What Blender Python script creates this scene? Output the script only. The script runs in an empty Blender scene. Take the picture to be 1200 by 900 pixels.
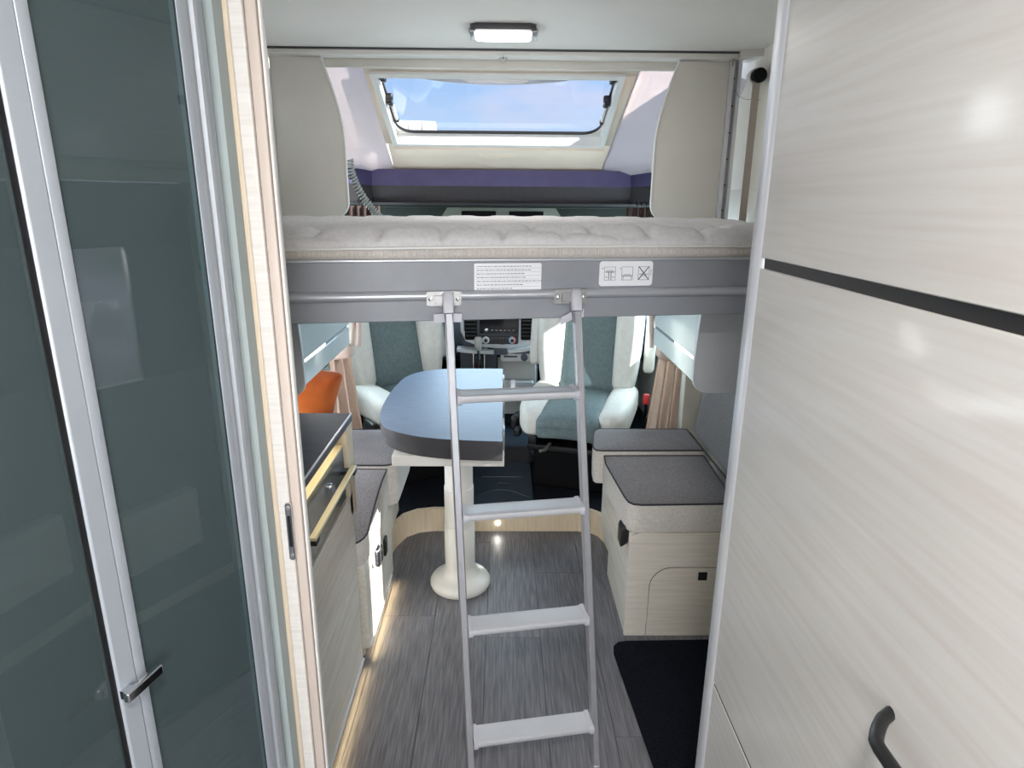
import bpy, bmesh, math, random
from mathutils import Vector, Matrix
random.seed(7)
R = math.radians
SC = bpy.context.scene
COL = SC.collection

# ------------------------------------------------------------------ camera
cam_d = bpy.data.cameras.new('camera')
cam_d.sensor_width = 36.0
cam_d.lens = 752.0 / 1200.0 * 36.0
cam_d.clip_start = 0.02
cam = bpy.data.objects.new('camera', cam_d)
COL.objects.link(cam)
_rot = Matrix(((0.99989, -0.00422, -0.0145), (-0.01278, 0.27487, -0.9614), (0.00804, 0.96147, 0.27478))).to_4x4()
cam.matrix_world = Matrix.Translation((0, 0, 1.45)) @ _rot
SC.camera = cam

# ------------------------------------------------------------------ world, sun, daylight, exposure
SC.view_settings.view_transform = 'Standard'
SC.view_settings.look = 'None'
SC.view_settings.gamma = 1.0
SC.view_settings.use_curve_mapping = False
SC.view_settings.exposure = 0.2


def srgb(r, g, b):
    f = lambda c: (c / 255) / 12.92 if c / 255 <= 0.04045 else ((c / 255 + 0.055) / 1.055) ** 2.4
    return (f(r), f(g), f(b), 1.0)


W = bpy.data.worlds.new('sky')
SC.world = W
W.use_nodes = True
nt = W.node_tree
nt.nodes.clear()
o_ = nt.nodes.new('ShaderNodeOutputWorld')
bg = nt.nodes.new('ShaderNodeBackground')
tc = nt.nodes.new('ShaderNodeTexCoord')
sep = nt.nodes.new('ShaderNodeSeparateXYZ')
ramp = nt.nodes.new('ShaderNodeValToRGB')
e = ramp.color_ramp.elements
e[0].position = 0.0
e[0].color = (0.30, 0.30, 0.30, 1)
e[1].position = 1.0
e[1].color = srgb(120, 160, 232)
for pos_, c_ in ((0.485, (0.34, 0.34, 0.33, 1)), (0.5, srgb(222, 234, 248)), (0.54, srgb(198, 222, 250)), (0.575, srgb(172, 205, 248)), (0.66, srgb(156, 190, 245))):
    k_ = ramp.color_ramp.elements.new(pos_)
    k_.color = c_
mad = nt.nodes.new('ShaderNodeMath')
mad.operation = 'MULTIPLY_ADD'
mad.inputs[1].default_value = 0.5
mad.inputs[2].default_value = 0.5
mp = nt.nodes.new('ShaderNodeMapping')
mp.inputs['Scale'].default_value = (1.0, 1.0, 3.2)
mp.inputs['Location'].default_value = (0.35, 0.1, 0.25)
nz = nt.nodes.new('ShaderNodeTexNoise')
nz.inputs['Scale'].default_value = 3.2
nz.inputs['Detail'].default_value = 5
cr = nt.nodes.new('ShaderNodeValToRGB')
cr.color_ramp.elements[0].position = 0.47
cr.color_ramp.elements[0].color = (0, 0, 0, 1)
cr.color_ramp.elements[1].position = 0.64
cr.color_ramp.elements[1].color = (1, 1, 1, 1)
mx = nt.nodes.new('ShaderNodeMixRGB')
mx.inputs[2].default_value = srgb(222, 222, 244)
L = nt.links.new
L(tc.outputs['Generated'], sep.inputs[0])
L(sep.outputs['Z'], mad.inputs[0])
L(mad.outputs[0], ramp.inputs[0])
L(tc.outputs['Generated'], mp.inputs[0])
L(mp.outputs[0], nz.inputs[0])
L(nz.outputs[0], cr.inputs[0])
L(cr.outputs[0], mx.inputs[0])
L(ramp.outputs[0], mx.inputs[1])
L(mx.outputs[0], bg.inputs[0])
bg.inputs[1].default_value = 0.95
L(bg.outputs[0], o_.inputs[0])

sun_d = bpy.data.lights.new('sun', 'SUN')
sun_d.energy = 14.0
sun_d.angle = R(0.6)
sun_d.color = (1.0, 0.95, 0.88)
sun = bpy.data.objects.new('sun', sun_d)
COL.objects.link(sun)
sun.rotation_euler = Vector((-0.80, 0.30, -0.50)).to_track_quat('-Z', 'Y').to_euler()


def area(name, loc, target, sx, sy, power, color):
    d = bpy.data.lights.new(name, 'AREA')
    d.shape = 'RECTANGLE'
    d.size, d.size_y = sx, sy
    d.energy = power
    d.color = color
    ob = bpy.data.objects.new(name, d)
    COL.objects.link(ob)
    ob.location = loc
    ob.rotation_euler = (Vector(target) - Vector(loc)).to_track_quat('-Z', 'Y').to_euler()
    return ob


# daylight that enters by the windscreen, the cab windows, the dinette window; the rear light is added fill
area('daylight_windscreen', (0, 4.42, 1.32), (0, 2.6, 0.60), 1.8, 0.75, 44, (0.74, 0.88, 1.0))
area('daylight_cab_left', (-1.12, 3.42, 1.12), (0, 3.2, 0.7), 0.7, 0.5, 27, (0.84, 0.93, 1.0))
area('daylight_cab_right', (1.12, 3.42, 1.12), (0, 3.2, 0.7), 0.7, 0.5, 27, (0.84, 0.93, 1.0))
area('daylight_dinette', (-1.10, 2.23, 0.78), (0.6, 2.2, 0.55), 0.8, 0.32, 11, (0.90, 0.95, 1.0))
area('daylight_bed_window', (-1.25, 2.72, 1.79), (0.38, 0.55, 1.51), 0.70, 0.44, 19.0, (0.95, 0.98, 1.0))
area('fill_rear', (0, -1.62, 1.3), (0, 0.5, 1.1), 1.0, 0.7, 44, (0.95, 0.97, 1.0))  # unseen light behind the camera, added as ambient fill

# ------------------------------------------------------------------ materials
MATS = {}


def mat(name, c, rough=0.5, metal=0.0, c2=None, scale=(1, 1, 1), nscale=6.0, detail=4.0, bump=0.0, rnd=0.0, spec=0.5, coat=0.0, lo=0.35, hi=0.65, emit=None, estr=0.0, sheen=0.0, crough=0.08):
    m = bpy.data.materials.new(name)
    m.use_nodes = True
    t = m.node_tree
    b = t.nodes['Principled BSDF']
    b.inputs['Base Color'].default_value = c
    b.inputs['Roughness'].default_value = rough
    b.inputs['Metallic'].default_value = metal
    b.inputs['Specular IOR Level'].default_value = spec
    b.inputs['Coat Weight'].default_value = coat
    b.inputs['Coat Roughness'].default_value = crough
    if sheen:
        b.inputs['Sheen Weight'].default_value = sheen
    if emit:
        b.inputs['Emission Color'].default_value = emit
        b.inputs['Emission Strength'].default_value = estr
    if c2 is None:
        c2 = tuple(v * 0.93 for v in c[:3]) + (1,)
    tcn = t.nodes.new('ShaderNodeTexCoord')
    mpn = t.nodes.new('ShaderNodeMapping')
    mpn.inputs['Scale'].default_value = scale
    n = t.nodes.new('ShaderNodeTexNoise')
    n.inputs['Scale'].default_value = nscale
    n.inputs['Detail'].default_value = detail
    r = t.nodes.new('ShaderNodeValToRGB')
    r.color_ramp.elements[0].position = lo
    r.color_ramp.elements[0].color = c
    r.color_ramp.elements[1].position = hi
    r.color_ramp.elements[1].color = c2
    lk = t.links.new
    lk(tcn.outputs['Object'], mpn.inputs[0])
    lk(mpn.outputs[0], n.inputs['Vector'])
    lk(n.outputs[0], r.inputs[0])
    out = r.outputs[0]
    if rnd:
        oi = t.nodes.new('ShaderNodeObjectInfo')
        ad = t.nodes.new('ShaderNodeVectorMath')
        ad.operation = 'ADD'
        sc_ = t.nodes.new('ShaderNodeMath')
        sc_.operation = 'MULTIPLY'
        sc_.inputs[1].default_value = 37.0
        lk(oi.outputs['Random'], sc_.inputs[0])
        lk(mpn.outputs[0], ad.inputs[0])
        lk(sc_.outputs[0], ad.inputs[1])
        lk(ad.outputs[0], n.inputs['Vector'])
        hs = t.nodes.new('ShaderNodeHueSaturation')
        ma = t.nodes.new('ShaderNodeMath')
        ma.operation = 'MULTIPLY_ADD'
        ma.inputs[1].default_value = rnd
        ma.inputs[2].default_value = 1.0 - rnd / 2
        lk(oi.outputs['Random'], ma.inputs[0])
        lk(ma.outputs[0], hs.inputs['Value'])
        lk(out, hs.inputs['Color'])
        out = hs.outputs[0]
    lk(out, b.inputs['Base Color'])
    if bump:
        bp = t.nodes.new('ShaderNodeBump')
        bp.inputs['Strength'].default_value = bump
        bp.inputs['Distance'].default_value = 0.004
        lk(n.outputs[0], bp.inputs['Height'])
        lk(bp.outputs[0], b.inputs['Normal'])
    MATS[name] = m
    return m


def glass(name, tint, rough=0.0, haze=0.0, hazecol=(0.2, 0.25, 0.25, 1), fres=1.5):
    m = bpy.data.materials.new(name)
    m.use_nodes = True
    t = m.node_tree
    t.nodes.clear()
    o = t.nodes.new('ShaderNodeOutputMaterial')
    tr = t.nodes.new('ShaderNodeBsdfTransparent')
    tr.inputs[0].default_value = tint
    gl = t.nodes.new('ShaderNodeBsdfGlossy')
    gl.inputs['Roughness'].default_value = rough
    gl.inputs[0].default_value = (1, 1, 1, 1)
    fr = t.nodes.new('ShaderNodeFresnel')
    fr.inputs[0].default_value = fres
    mx_ = t.nodes.new('ShaderNodeMixShader')
    lk = t.links.new
    base = tr.outputs[0]
    if haze:
        df = t.nodes.new('ShaderNodeBsdfDiffuse')
        df.inputs[0].default_value = hazecol
        m2 = t.nodes.new('ShaderNodeMixShader')
        m2.inputs[0].default_value = haze
        lk(tr.outputs[0], m2.inputs[1])
        lk(df.outputs[0], m2.inputs[2])
        base = m2.outputs[0]
    # the surface reflects on its outer face only, so a thin pane lets slanting light through
    ge = t.nodes.new('ShaderNodeNewGeometry')
    inv = t.nodes.new('ShaderNodeMath')
    inv.operation = 'SUBTRACT'
    inv.inputs[0].default_value = 1.0
    mul = t.nodes.new('ShaderNodeMath')
    mul.operation = 'MULTIPLY'
    lk(ge.outputs['Backfacing'], inv.inputs[1])
    lk(fr.outputs[0], mul.inputs[0])
    lk(inv.outputs[0], mul.inputs[1])
    lk(mul.outputs[0], mx_.inputs[0])
    lk(base, mx_.inputs[1])
    lk(gl.outputs[0], mx_.inputs[2])
    lk(mx_.outputs[0], o.inputs[0])
    MATS[name] = m
    return m


def emitm(name, c, s):
    return mat(name, (0.9, 0.9, 0.9, 1), 0.4, emit=c, estr=s)


# surfaces
mat('ceiling', srgb(230, 227, 221), 0.7, c2=srgb(226, 223, 217), nscale=3)
mat('wall', srgb(226, 220, 208), 0.6, c2=srgb(220, 214, 203), nscale=5)
mat('wall_grey', srgb(158, 168, 168), 0.6)
mat('door_grey', srgb(120, 122, 122), 0.5)
mat('pearl', srgb(232, 224, 224), 0.45, c2=srgb(228, 220, 219), nscale=4)
mat('pearl_warm', srgb(246, 228, 208), 0.45, c2=srgb(242, 224, 204), nscale=4)
mat('cream_panel', srgb(212, 208, 199), 0.55, c2=srgb(207, 203, 194), nscale=5)
mat('ash', srgb(213, 210, 207), 0.32, c2=srgb(206, 201, 196), scale=(1.0, 0.8, 22), nscale=4.5, detail=8, lo=0.38, hi=0.66, coat=0.22, crough=0.1)
mat('ash_across', srgb(224, 217, 206), 0.38, c2=srgb(211, 203, 190), scale=(1.2, 1.2, 22), nscale=4.0, detail=8, bump=0.05, lo=0.38, hi=0.68)
mat('ash_along', srgb(222, 216, 206), 0.38, c2=srgb(206, 198, 186), scale=(18, 1.2, 18), nscale=4.0, detail=8, bump=0.04, lo=0.38, hi=0.68)
mat('ash_upright', srgb(212, 208, 203), 0.45, c2=srgb(204, 198, 192), scale=(4, 4, 60), nscale=4.0, detail=5, lo=0.38, hi=0.66)
mat('step_wood', srgb(232, 214, 186), 0.4, c2=srgb(222, 202, 172), scale=(30, 30, 2), nscale=3)
mat('beige', srgb(214, 198, 172), 0.5)
mat('taupe_edge', srgb(196, 182, 172), 0.5)
mat('cream_edge', srgb(206, 190, 168), 0.5)
mat('plank', srgb(126, 124, 128), 0.40, c2=srgb(92, 91, 96), scale=(44, 2.2, 44), nscale=4.2, detail=9, bump=0.10, rnd=0.22, lo=0.34, hi=0.66)
mat('floor_base', srgb(30, 30, 32), 0.9)
mat('carpet_black', srgb(24, 26, 36), 0.95, c2=srgb(14, 15, 20), nscale=160, bump=0.5, spec=0.1)
mat('rubber', srgb(52, 66, 78), 0.38, c2=srgb(40, 50, 60), nscale=8)
mat('cab_carpet', srgb(34, 36, 42), 0.9, c2=srgb(24, 25, 30), nscale=120, bump=0.3, spec=0.1)
# metals / plastics
mat('alu', srgb(162, 162, 166), 0.45, 0.5, c2=srgb(154, 154, 159), scale=(20, 20, 1), nscale=6)
mat('alu_light', srgb(226, 227, 233), 0.4, 0.45)
mat('alu_white', srgb(182, 189, 198), 0.36, 0.4)
mat('tread', srgb(216, 216, 220), 0.42, 0.25)
mat('cap_grey', srgb(205, 204, 212), 0.5)
mat('steel', srgb(160, 159, 158), 0.4, 0.6)
mat('chrome', srgb(220, 222, 226), 0.10, 1.0)
mat('gold', srgb(214, 202, 166), 0.34, 0.3)  # handle colour; also paints the warm light on the drawer's top edge
mat('black', srgb(22, 22, 24), 0.4)
mat('black_soft', srgb(14, 14, 16), 0.85, spec=0.2)
mat('black_gloss', srgb(12, 13, 16), 0.12, coat=0.4)
mat('bed_grey', srgb(142, 144, 150), 0.45, c2=srgb(138, 140, 146), nscale=20)
mat('bed_rail', srgb(186, 188, 194), 0.32, 0.35)
mat('white_plastic', srgb(228, 226, 222), 0.38)
mat('table_white', srgb(224, 222, 216), 0.35)
mat('laminate', srgb(116, 134, 160), 0.46, c2=srgb(102, 118, 144), scale=(3, 60, 3), nscale=5, detail=6, spec=0.7)  # blue of the reflected sky is put into the table's base colour
mat('laminate_dark', srgb(80, 84, 96), 0.6, c2=srgb(69, 72, 83), scale=(3, 60, 3), nscale=5, detail=6, spec=0.25)
mat('edge_dark', srgb(62, 60, 63), 0.45)
mat('drawer_dark', srgb(84, 84, 84), 0.22, coat=0.3)
mat('locker_gloss', srgb(212, 222, 222), 0.20, coat=0.5)
mat('locker_end', srgb(196, 197, 200), 0.5)
mat('dash_dark', srgb(58, 66, 76), 0.5)
mat('dash_silver', srgb(188, 194, 196), 0.35, 0.2)
mat('dash_grey', srgb(158, 160, 156), 0.5)
mat('console_green', srgb(132, 140, 130), 0.55)
mat('header_dark', srgb(36, 44, 38), 0.8)
mat('violet', srgb(92, 86, 130), 0.55, c2=srgb(86, 80, 122), nscale=12)
mat('shelf_dark', srgb(74, 70, 74), 0.8, c2=srgb(64, 61, 64), nscale=140, bump=0.2)
# cloth
mat('mattress', srgb(216, 213, 214), 0.85, c2=srgb(206, 203, 204), nscale=90, bump=0.12, spec=0.2)
mat('mattress_side', srgb(206, 200, 194), 0.9, c2=srgb(186, 179, 172), scale=(60, 60, 4), nscale=5, bump=0.2, spec=0.2)
mat('fabric_grey', srgb(124, 119, 120), 0.9, c2=srgb(103, 99, 100), nscale=170, detail=2, bump=0.35, spec=0.2, sheen=0.2)
mat('fabric_beige', srgb(214, 209, 202), 0.85, c2=srgb(202, 196, 188), nscale=110, bump=0.2, spec=0.2)
mat('piping', srgb(34, 34, 44), 0.7)
mat('seat_light', srgb(222, 221, 214), 0.62, c2=srgb(214, 213, 206), nscale=40, bump=0.1)
mat('seat_dark', srgb(108, 124, 126), 0.72, c2=srgb(96, 112, 114), nscale=60, bump=0.15)
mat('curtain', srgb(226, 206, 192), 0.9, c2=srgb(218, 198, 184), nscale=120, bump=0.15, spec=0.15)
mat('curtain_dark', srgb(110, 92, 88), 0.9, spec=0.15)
mat('orange', srgb(200, 102, 34), 0.8, c2=srgb(176, 82, 24), nscale=9, bump=0.2, spec=0.2, sheen=0.4)
mat('strap', srgb(178, 166, 158), 0.85, nscale=80)
mat('cord', srgb(158, 162, 158), 0.5)
mat('sticker', srgb(240, 240, 244), 0.5)
mat('ink', srgb(120, 120, 124), 0.7)
mat('ink_black', srgb(30, 30, 32), 0.6)
mat('red', srgb(214, 44, 50), 0.45)
mat('blue', srgb(70, 140, 190), 0.45)
mat('cladding', srgb(250, 250, 250), 0.6)
glass('glass_clear', (0.96, 0.98, 1.0, 1))
glass('glass_screen', (0.87, 0.95, 0.97, 1))
glass('glass_smoked', (0.34, 0.46, 0.47, 1), rough=0.015, haze=0.40, hazecol=srgb(100, 114, 117), fres=1.65)
def cloth_lit(name, c, tr):
    """thin pleated fabric that lets some daylight through"""
    m = mat(name, c, 0.8)
    t = m.node_tree
    o = t.nodes['Material Output']
    tl_ = t.nodes.new('ShaderNodeBsdfTranslucent')
    tl_.inputs[0].default_value = c
    mx_ = t.nodes.new('ShaderNodeMixShader')
    mx_.inputs[0].default_value = tr
    t.links.new(t.nodes['Principled BSDF'].outputs[0], mx_.inputs[1])
    t.links.new(tl_.outputs[0], mx_.inputs[2])
    t.links.new(mx_.outputs[0], o.inputs[0])


cloth_lit('blind', srgb(240, 240, 240), 0.6)
emitm('lamp_on', (1.0, 0.98, 0.92, 1), 6.0)
emitm('led_warm', (1.0, 0.85, 0.58, 1), 2.0)
emitm('led_plinth', (1.0, 0.78, 0.42, 1), 12.0)
emitm('led_soft', (1.0, 0.98, 0.94, 1), 2.5)
emitm('led_white', (1.0, 0.98, 0.94, 1), 9.0)


# ------------------------------------------------------------------ mesh helpers
def nb():
    return bmesh.new()


def box(bm, x0, x1, y0, y1, z0, z1, bev=0.0, seg=2):
    vs = [bm.verts.new((x, y, z)) for x in (x0, x1) for y in (y0, y1) for z in (z0, z1)]
    fs = [(0, 1, 3, 2), (4, 6, 7, 5), (0, 4, 5, 1), (2, 3, 7, 6), (0, 2, 6, 4), (1, 5, 7, 3)]
    faces = [bm.faces.new([vs[i] for i in f]) for f in fs]
    if bev:
        ed = {ee for f in faces for ee in f.edges}
        bmesh.ops.bevel(bm, geom=list(ed), offset=bev, segments=seg, affect='EDGES', profile=0.5)
    return bm


def prism(bm, pts, axis, a0, a1, bev=0.0, seg=2):
    def P(p, a):
        return {'x': (a, p[0], p[1]), 'y': (p[0], a, p[1]), 'z': (p[0], p[1], a)}[axis]
    lo = [bm.verts.new(P(p, a0)) for p in pts]
    hi = [bm.verts.new(P(p, a1)) for p in pts]
    f0 = bm.faces.new(lo)
    f1 = bm.faces.new(hi[::-1])
    n = len(pts)
    for i in range(n):
        bm.faces.new((lo[i], hi[i], hi[(i + 1) % n], lo[(i + 1) % n]))
    if bev:
        ed = list(f0.edges) + list(f1.edges)
        bmesh.ops.bevel(bm, geom=ed, offset=bev, segments=seg, affect='EDGES', profile=0.5)
    return bm


def tube(bm, pts, r, n=8, closed=False, cap=True):
    pts = [Vector(p) for p in pts]
    m = len(pts)
    rr = r if isinstance(r, (list, tuple)) else [r] * m
    rings = []
    up = None
    for i, p in enumerate(pts):
        a = pts[(i - 1) % m] if (closed or i > 0) else p
        b = pts[(i + 1) % m] if (closed or i < m - 1) else p
        d = (b - a).normalized()
        if up is None:
            up = Vector((0, 0, 1)) if abs(d.z) < 0.9 else Vector((0, 1, 0))
        s = d.cross(up)
        if s.length < 1e-5:
            s = d.orthogonal()
        s.normalize()
        up = s.cross(d).normalized()
        rings.append([bm.verts.new(p + (s * math.cos(2 * math.pi * k / n) + up * math.sin(2 * math.pi * k / n)) * rr[i]) for k in range(n)])
    for i in range(m if closed else m - 1):
        A, Bq = rings[i], rings[(i + 1) % m]
        for k in range(n):
            bm.faces.new((A[k], A[(k + 1) % n], Bq[(k + 1) % n], Bq[k]))
    if cap and not closed:
        bm.faces.new(rings[0][::-1])
        bm.faces.new(rings[-1])
    return bm


def lathe(bm, prof, c, n=32, axis='z'):
    c = Vector(c)
    rings = []
    for r, h in prof:
        ring = []
        for k in range(n):
            a = 2 * math.pi * k / n
            x, y = r * math.cos(a), r * math.sin(a)
            v = {'z': (x, y, h), 'y': (x, h, y), 'x': (h, x, y)}[axis]
            ring.append(bm.verts.new(c + Vector(v)))
        rings.append(ring)
    for A, Bq in zip(rings, rings[1:]):
        for k in range(n):
            bm.faces.new((A[k], A[(k + 1) % n], Bq[(k + 1) % n], Bq[k]))
    bm.faces.new(rings[0][::-1])
    bm.faces.new(rings[-1])
    return bm


def grid(bm, nu, nv, f):
    vs = [[bm.verts.new(f(i / nu, j / nv)) for j in range(nv + 1)] for i in range(nu + 1)]
    for i in range(nu):
        for j in range(nv):
            bm.faces.new((vs[i][j], vs[i + 1][j], vs[i + 1][j + 1], vs[i][j + 1]))
    return bm


def rbox(bm, c, size, r, n=8, deform=None):
    """rounded box; every vertex may be moved by deform(v) with v in -1..1 box coordinates"""
    t = bmesh.new()
    bmesh.ops.create_cube(t, size=2.0)
    bmesh.ops.subdivide_edges(t, edges=t.edges[:], cuts=n, use_grid_fill=True)
    h = Vector(size) / 2
    c = Vector(c)
    mp_ = {}
    for v in t.verts:
        q = Vector(v.co)
        # denser near the edges
        q = Vector([math.copysign(abs(a) ** 0.6, a) for a in q])
        p = Vector((q.x * h.x, q.y * h.y, q.z * h.z))
        inner = Vector([max(-(h[i] - r), min(h[i] - r, p[i])) for i in range(3)])
        d = p - inner
        if d.length > 1e-9:
            p = inner + d.normalized() * r
        if deform:
            p = Vector(deform(p, (p.x / h.x, p.y / h.y, p.z / h.z)))
        mp_[v.index] = bm.verts.new(c + p)
    for f in t.faces:
        bm.faces.new([mp_[v.index] for v in f.verts])
    t.free()
    return bm


def rrect(x0, x1, y0, y1, r, n=6, which=(1, 1, 1, 1)):
    """counter-clockwise rounded rectangle; corners (x1,y1),(x0,y1),(x0,y0),(x1,y0)"""
    pts = []
    for (cx, cy, a0, on, px, py) in ((x1 - r, y1 - r, 0, which[0], x1, y1), (x0 + r, y1 - r, 90, which[1], x0, y1), (x0 + r, y0 + r, 180, which[2], x0, y0), (x1 - r, y0 + r, 270, which[3], x1, y0)):
        if on:
            for k in range(n + 1):
                a = R(a0 + 90 * k / n)
                pts.append((cx + r * math.cos(a), cy + r * math.sin(a)))
        else:
            pts.append((px, py))
    return pts


def thing(name, label, cat, loc=(0, 0, 0), rotz=0.0, group=None):
    ob = bpy.data.objects.new(name, None)
    ob.empty_display_size = 0.05
    COL.objects.link(ob)
    ob.location = loc
    ob.rotation_euler = (0, 0, rotz)
    ob['label'] = label
    ob['category'] = cat
    if group:
        ob['group'] = group
    ob['_root'] = list(loc)
    return ob


def obj(name, bm, m, parent=None, local=False, smooth=50, loc=None, label=None):
    """link a bmesh as one object; vertices are given in world metres unless local"""
    bmesh.ops.recalc_face_normals(bm, faces=bm.faces[:])
    me = bpy.data.meshes.new(name)
    ob = bpy.data.objects.new(name, me)
    off = Vector((0, 0, 0))
    if parent is not None:
        if not local:
            off = Vector(parent['_root'])
    else:
        xs = [v.co for v in bm.verts]
        mn = Vector([min(v[i] for v in xs) for i in range(3)])
        mxx = Vector([max(v[i] for v in xs) for i in range(3)])
        off = Vector(loc) if loc is not None else Vector(((mn.x + mxx.x) / 2, (mn.y + mxx.y) / 2, mn.z))
        ob.location = off
    for v in bm.verts:
        v.co -= off
    # large faces between thin bevels stay truly flat
    bm.faces.index_update()
    flat = []
    if smooth and smooth < 60:
        for f in bm.faces:
            ad = [g.calc_area() for e2 in f.edges for g in e2.link_faces if g is not f]
            if ad and f.calc_area() > 8 * max(ad):
                flat.append(f.index)
    bm.to_mesh(me)
    bm.free()
    me.materials.append(MATS[m])
    if smooth:
        me.shade_smooth()
        me.set_sharp_from_angle(angle=R(smooth))
        for i in flat:
            me.polygons[i].use_smooth = False
    COL.objects.link(ob)
    if parent is not None:
        ob.parent = parent
    ob['_root'] = list(off)
    if label:
        ob['label'] = label
    return ob


def tag(ob, label, cat, group=None):
    ob['label'] = label
    ob['category'] = cat
    if group:
        ob['group'] = group
    return ob


def struct(name, bm, m, label, smooth=50):
    ob = obj(name, bm, m, smooth=smooth)
    ob['kind'] = 'structure'
    ob['label'] = label
    ob['category'] = name.split('_')[0]
    return ob


def sroot(name, label, loc=(0, 0, 0)):
    ob = thing(name, label, name.split('_')[0], loc)
    ob['kind'] = 'structure'
    return ob


def B(*a, **k):
    return box(nb(), *a, **k)


def holes_x(bm, x0, x1, y0, y1, z0, z1, holes):
    """a wall slab across x, with rectangular holes (y0,y1,z0,z1)"""
    ys = sorted({y0, y1, *[h[0] for h in holes], *[h[1] for h in holes]})
    zs = sorted({z0, z1, *[h[2] for h in holes], *[h[3] for h in holes]})
    for a, b in zip(ys, ys[1:]):
        for c, d in zip(zs, zs[1:]):
            if any(h[0] <= a and b <= h[1] and h[2] <= c and d <= h[3] for h in holes):
                continue
            box(bm, x0, x1, a, b, c, d)
    return bm


# ================================================================== THE SETTING
# ---- floor with loose-laid planks
fl = struct('floor', B(-1.0, 1.0, -1.6, 2.64, -0.03, -0.004), 'floor_base', 'dark grey wood-plank floor of the living area')
PW = 0.187
plank_mesh = {}


def plank(x0, x1, y0, y1):
    key = (round(x1 - x0, 3), round(y1 - y0, 3))
    if key not in plank_mesh:
        bm = nb()
        w, l = key
        box(bm, 0.0006, w - 0.0006, 0.0006, l - 0.0006, -0.004, 0.0, bev=0.0006, seg=1)
        me = bpy.data.meshes.new('plank')
        bmesh.ops.recalc_face_normals(bm, faces=bm.faces[:])
        bm.to_mesh(me)
        bm.free()
        me.materials.append(MATS['plank'])
        plank_mesh[key] = me
    ob = bpy.data.objects.new('plank', plank_mesh[key])
    COL.objects.link(ob)
    ob.parent = fl
    ob.location = Vector((x0, y0, 0.0)) - fl.location


xe = -0.4275 - 2 * PW
starts = [0.55, 0.2, 0.9, 1.42, 0.78, 1.18, 0.35, 0.62]
k = 0
while xe < 0.93:
    xb = min(xe + PW, 0.98)
    cuts = [-1.6]
    y = starts[k % len(starts)] - 1.25
    while y < 2.62:
        if y > -1.4:
            cuts.append(y)
        y += 1.18
    cuts.append(2.64)
    for a, b in zip(cuts, cuts[1:]):
        plank(xe, xb, a, b)
    xe += PW
    k += 1

# ---- shell
holes_l = [(1.84, 2.62, 0.58, 0.87), (2.31, 2.60, 1.67, 1.86), (2.84, 3.85, 0.84, 1.30)]
wl = struct('wall_left', holes_x(nb(), -1.0, -0.95, -1.6, 4.6, -0.03, 2.06, holes_l), 'wall', 'cream side wall behind the shower and kitchen')
holes_r = [(1.16, 1.76, 0.04, 1.50), (2.84, 3.85, 0.84, 1.30)]
wr = struct('wall_right', holes_x(nb(), 0.93, 0.98, -1.6, 4.6, -0.03, 2.06, holes_r), 'wall', 'cream side wall behind the right bench and bed')
bm = nb()
for a in ((-1.0, -0.5, -0.03, 2.06), (0.5, 0.98, -0.03, 2.06), (-0.5, 0.5, -0.03, 0.95), (-0.5, 0.5, 1.65, 2.06)):
    box(bm, a[0], a[1], -1.65, -1.6, a[2], a[3])
struct('wall_rear', bm, 'wall', 'cream rear wall with an added window')
bm = nb()
for a in ((-1.0, 0.98, -1.65, 0.30), (-1.0, 0.98, 0.70, 2.575), (-1.0, -0.88, 0.30, 0.70), (-0.56, 0.98, 0.30, 0.70)):
    box(bm, a[0], a[1], a[2], a[3], 1.98, 2.06)
struct('ceiling', bm, 'ceiling', 'pale grey flat ceiling panel')
w8 = sroot('window_8', 'roof vent over the shower', (-0.72, 0.5, 2.0))
obj('pane', B(-0.88, -0.56, 0.30, 0.70, 2.03, 2.034), 'glass_clear', w8)
wp = struct('wall_partition', B(-0.95, -0.407, 0.985, 1.015, 0, 1.98), 'cream_panel', 'partition wall between shower and kitchen')

# dark seam and white board where the ceiling ends
t1 = sroot('trim_1', 'white cross board with a dark seam at the end of the ceiling', (0, 2.6, 1.95))
obj('seam_strip', B(-0.95, 0.93, 2.575, 2.585, 1.974, 2.0), 'edge_dark', t1)
obj('cross_board', B(-0.95, 0.93, 2.585, 2.66, 1.958, 2.0, bev=0.003), 'ceiling', t1)
obj('valance', B(-0.68, 0.66, 2.662, 2.685, 1.930, 1.999, bev=0.004), 'cream_panel', t1)
obj('corner_piece', prism(nb(), [(0.86, 2.56), (0.93, 2.52), (0.93, 2.60), (0.86, 2.60)], 'z', 1.955, 1.98), 'ceiling', t1)

# ---- overcab lining: sloping centre panel with the roof window, curved cheeks either side
SL = 0.444


def slope(y):
    return 1.955 - SL * (y - 2.7)


lin = sroot('wall_overcab', 'pale pinkish moulded lining sloping over the cab', (0, 3.1, 1.6))
WX0, WX1, WY0, WY1 = -0.515, 0.468, 2.765, 3.262


def slab(bm, x0a, x1a, x0b, x1b, ya, yb, th=0.025, up=0.0):
    """sloping slab from ya to yb with its x limits at both ends"""
    p = [(x0a, ya, slope(ya) + up), (x1a, ya, slope(ya) + up), (x1b, yb, slope(yb) + up), (x0b, yb, slope(yb) + up)]
    lo = [bm.verts.new(q) for q in p]
    hi = [bm.verts.new((q[0], q[1], q[2] + th)) for q in p]
    bm.faces.new(lo)
    bm.faces.new(hi[::-1])
    for i in range(4):
        bm.faces.new((lo[i], lo[(i + 1) % 4], hi[(i + 1) % 4], hi[i]))


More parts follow.
